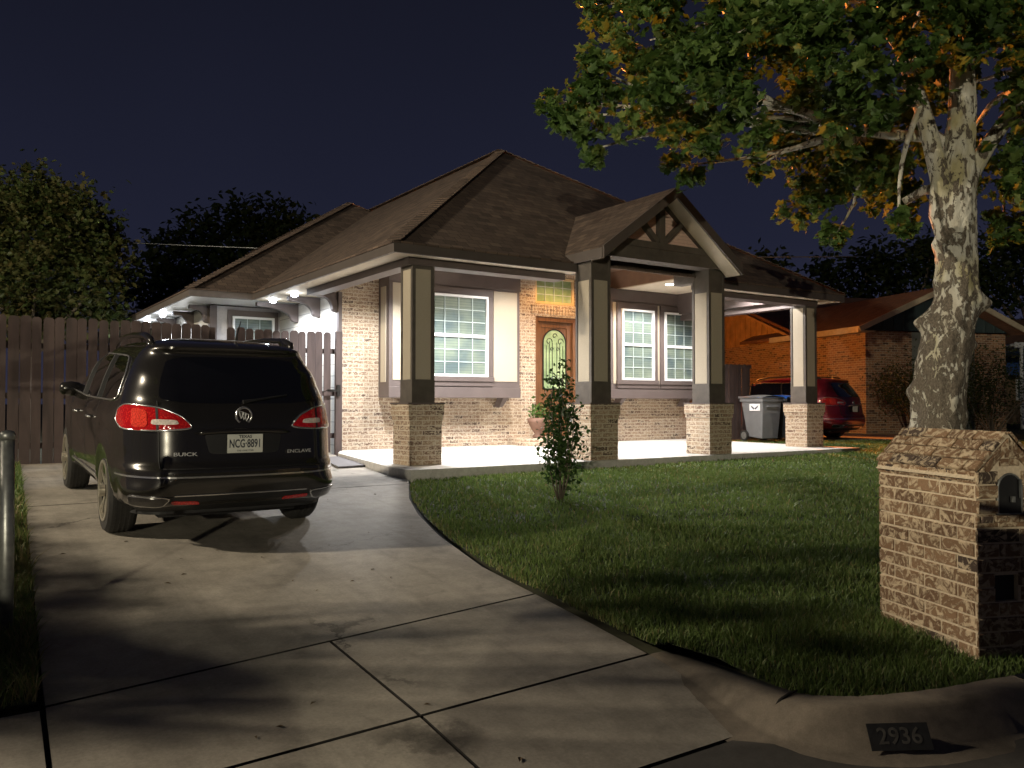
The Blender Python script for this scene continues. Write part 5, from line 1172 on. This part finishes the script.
# far house with a carport
Fh_ = nb_root('far_house', (36.5, 18.0, .1), 'low brown roofed house at the far right edge behind a white carport', 'house')
b = MB(); b.box(-1.5, 12, 0, .2, -.3, 2.7); b.box(-1.5,-1.3,.2,10,-.3,2.7); b.build('brick_wall', simple('tan_brick', (.22,.15,.09), .9, var=.3, scale=6), Fh_)
b = MB(); slab_roof(b, [(-2,-.7,2.7),(12.5,-.7,2.7),(12.5,5,5.0),(1.0,5,5.0)]); slab_roof(b, [(1,5,5.0),(12.5,5,5.0),(12.5,11,2.7),(-2,11,2.7)]); slab_roof(b, [(-2,-.7,2.7),(1,5,5.0),(-2,11,2.7)][::-1]); b.build('roof', M['shingle_red'], Fh_)
b = MB(); b.box(1.5, 3.6, -.03, 0, 1.0, 2.2); wf = b.build('window', M['white'], Fh_); MB().box(1.58, 3.52, -.04, -.03, 1.08, 2.12).build('pane', M['blinds'], wf)
Cp = nb_root('carport', (29.6, 13.6, .1), 'open metal carport with thin white posts at the far right edge', 'carport')
b = MB(); b.box(-.3, 7.5, -.2, 5, 2.78, 2.86); b.box(-.35, 7.55, -.26, -.2, 2.72, 2.90); b.build('carport_roof', M['white'], Cp)
for x in (0, .32, 3.4, 6.9): MB().box(x, x+.07, -.15, -.08, 0, 2.78).build('post', M['white'], Cp)
for x in (0, 3.4, 6.9): MB().box(x, x+.07, 4.6, 4.67, 0, 2.78).build('post', M['white'], Cp)
MB().box(.4, 7.4, 4.5, 4.55, 2.0, 2.75).build('tarpaulin', simple('blue_tarpaulin', (.04,.10,.32), .5, var=.3), Cp)
# hedges
def bush(x, y, r, h, label, n=6, base=.08, nm='bush'):
    t = wempty(nm, (x, y, base), label, 'bush', None); cl = []
    for i in range(n):
        a_ = 2.4*i; q = r*(.25+.5*(i % 3)/2); cl.append((x+q*math.cos(a_), y+q*math.sin(a_), base+h*(.3+.5*((i*7) % n)/n), r*.42))
    leaves('foliage', cl, 260, .075, M['leaf_far'], t, lobed=False, sub=12)
    b = MB()
    for c in cl: b.tube(bend((x, y, base-.05), c[:3], 0), list(np.linspace(.03, .008, 7)), 5)
    b.build('stem', M['bark_dark'], t, smooth=True); return t
bush(21.7, 12.4, 1.5, 2.5, 'twiggy dark bush at the brick corner behind the maroon car', 12)
bush(23.4, 11.4, 1.5, 2.4, 'dark bush just left of the sycamore trunk', 10)
bush(26.3, 10.6, 1.5, 1.8, 'dark hedge bush right of the sycamore trunk under the carport edge', 10)
bush(28.4, 9.6, 1.6, 1.7, 'dark hedge bush at the far right edge below the carport', 10)
# neighbour driveway strip behind the lawn
sheet('neighbour_driveway', [(17.3,12.6),(21.6,9.7),(24.5,13.6),(20.5,19.5),(18.0,19.5)], M['drive'], .006)
# overhead cables
def cable(a_, c_, sag, label, r=.02):
    p = [(a_[0]+(c_[0]-a_[0])*t, a_[1]+(c_[1]-a_[1])*t, a_[2]+(c_[2]-a_[2])*t-4*sag*t*(1-t)) for t in np.linspace(0, 1, 24)]
    b = MB(); b.tube(p, r, 6); tag(b.build('overhead_cable', M['galv'], None, smooth=True), label, 'cable')
cable((-8, 42, 7.9), (28, 18, 6.4), .5, 'upper thin overhead cable crossing behind the house roof')
cable((-8, 38, 5.2), (22, 34, 4.9), .3, 'lower thin overhead cable behind the fence', .015)
# ---------------------------------------------------------------- street lamps and the neighbour's yard lamp (real lamps outside the frame or hidden by the house)
def street_lamp(loc, target, label, energy, color, size=.18, spot=150):
    x, y, z = loc; t = wempty('street_lamp', (x, y, float(gz(x, y))), label, 'street lamp')
    b = MB(); b.tube([(x-1.2, y, float(gz(x,y))-.1), (x-1.2, y, z-.4), (x-1.0, y, z+.05), (x-.3, y, z+.12)], [.10,.07,.05,.04], 10); b.build('mast', M['galv'], t, smooth=True)
    b = MB(); b.box(x-.35, x+.35, y-.15, y+.15, z+.06, z+.18); b.build('lamp_head', M['galv'], t, bevel=.03)
    MB().box(x-.22, x+.22, y-.11, y+.11, z+.03, z+.06).build('lens', M['bulb_warm'], t)
    lamp('street_light', 'SPOT', (x, y, z), energy, color, size, target, spot, .3, parent=t)
street_lamp(L1, (3, 7, 0), 'street lamp on a steel mast in the lane beyond the left yard', 12500, (1,.86,.64), .28)
street_lamp(L2, (8, 9, 1), 'street lamp on a steel mast across the street behind the camera', 23000, (1,.90,.66), .2)
street_lamp((20, 30, 9.6), (9.3, 7, 4.6), 'orange sodium street lamp hidden behind the hip roof', 85000, (1,.27,.045), .15, 62)
yl = wempty('yard_lamp', (14.46, 19.0, 2.5), 'orange wall lamp on the far side wall of the brick house', 'lamp')
b = MB(); b.box(14.46, 14.60, 18.9, 19.1, 2.42, 2.62); b.build('housing', M['iron'], yl); MB().box(14.60, 14.64, 18.92, 19.08, 2.44, 2.60).build('lens', M['bulb_sodium'], yl)
lamp('sodium_light', 'POINT', (14.75, 19.0, 2.5), 700, (1,.42,.08), .1, parent=yl)
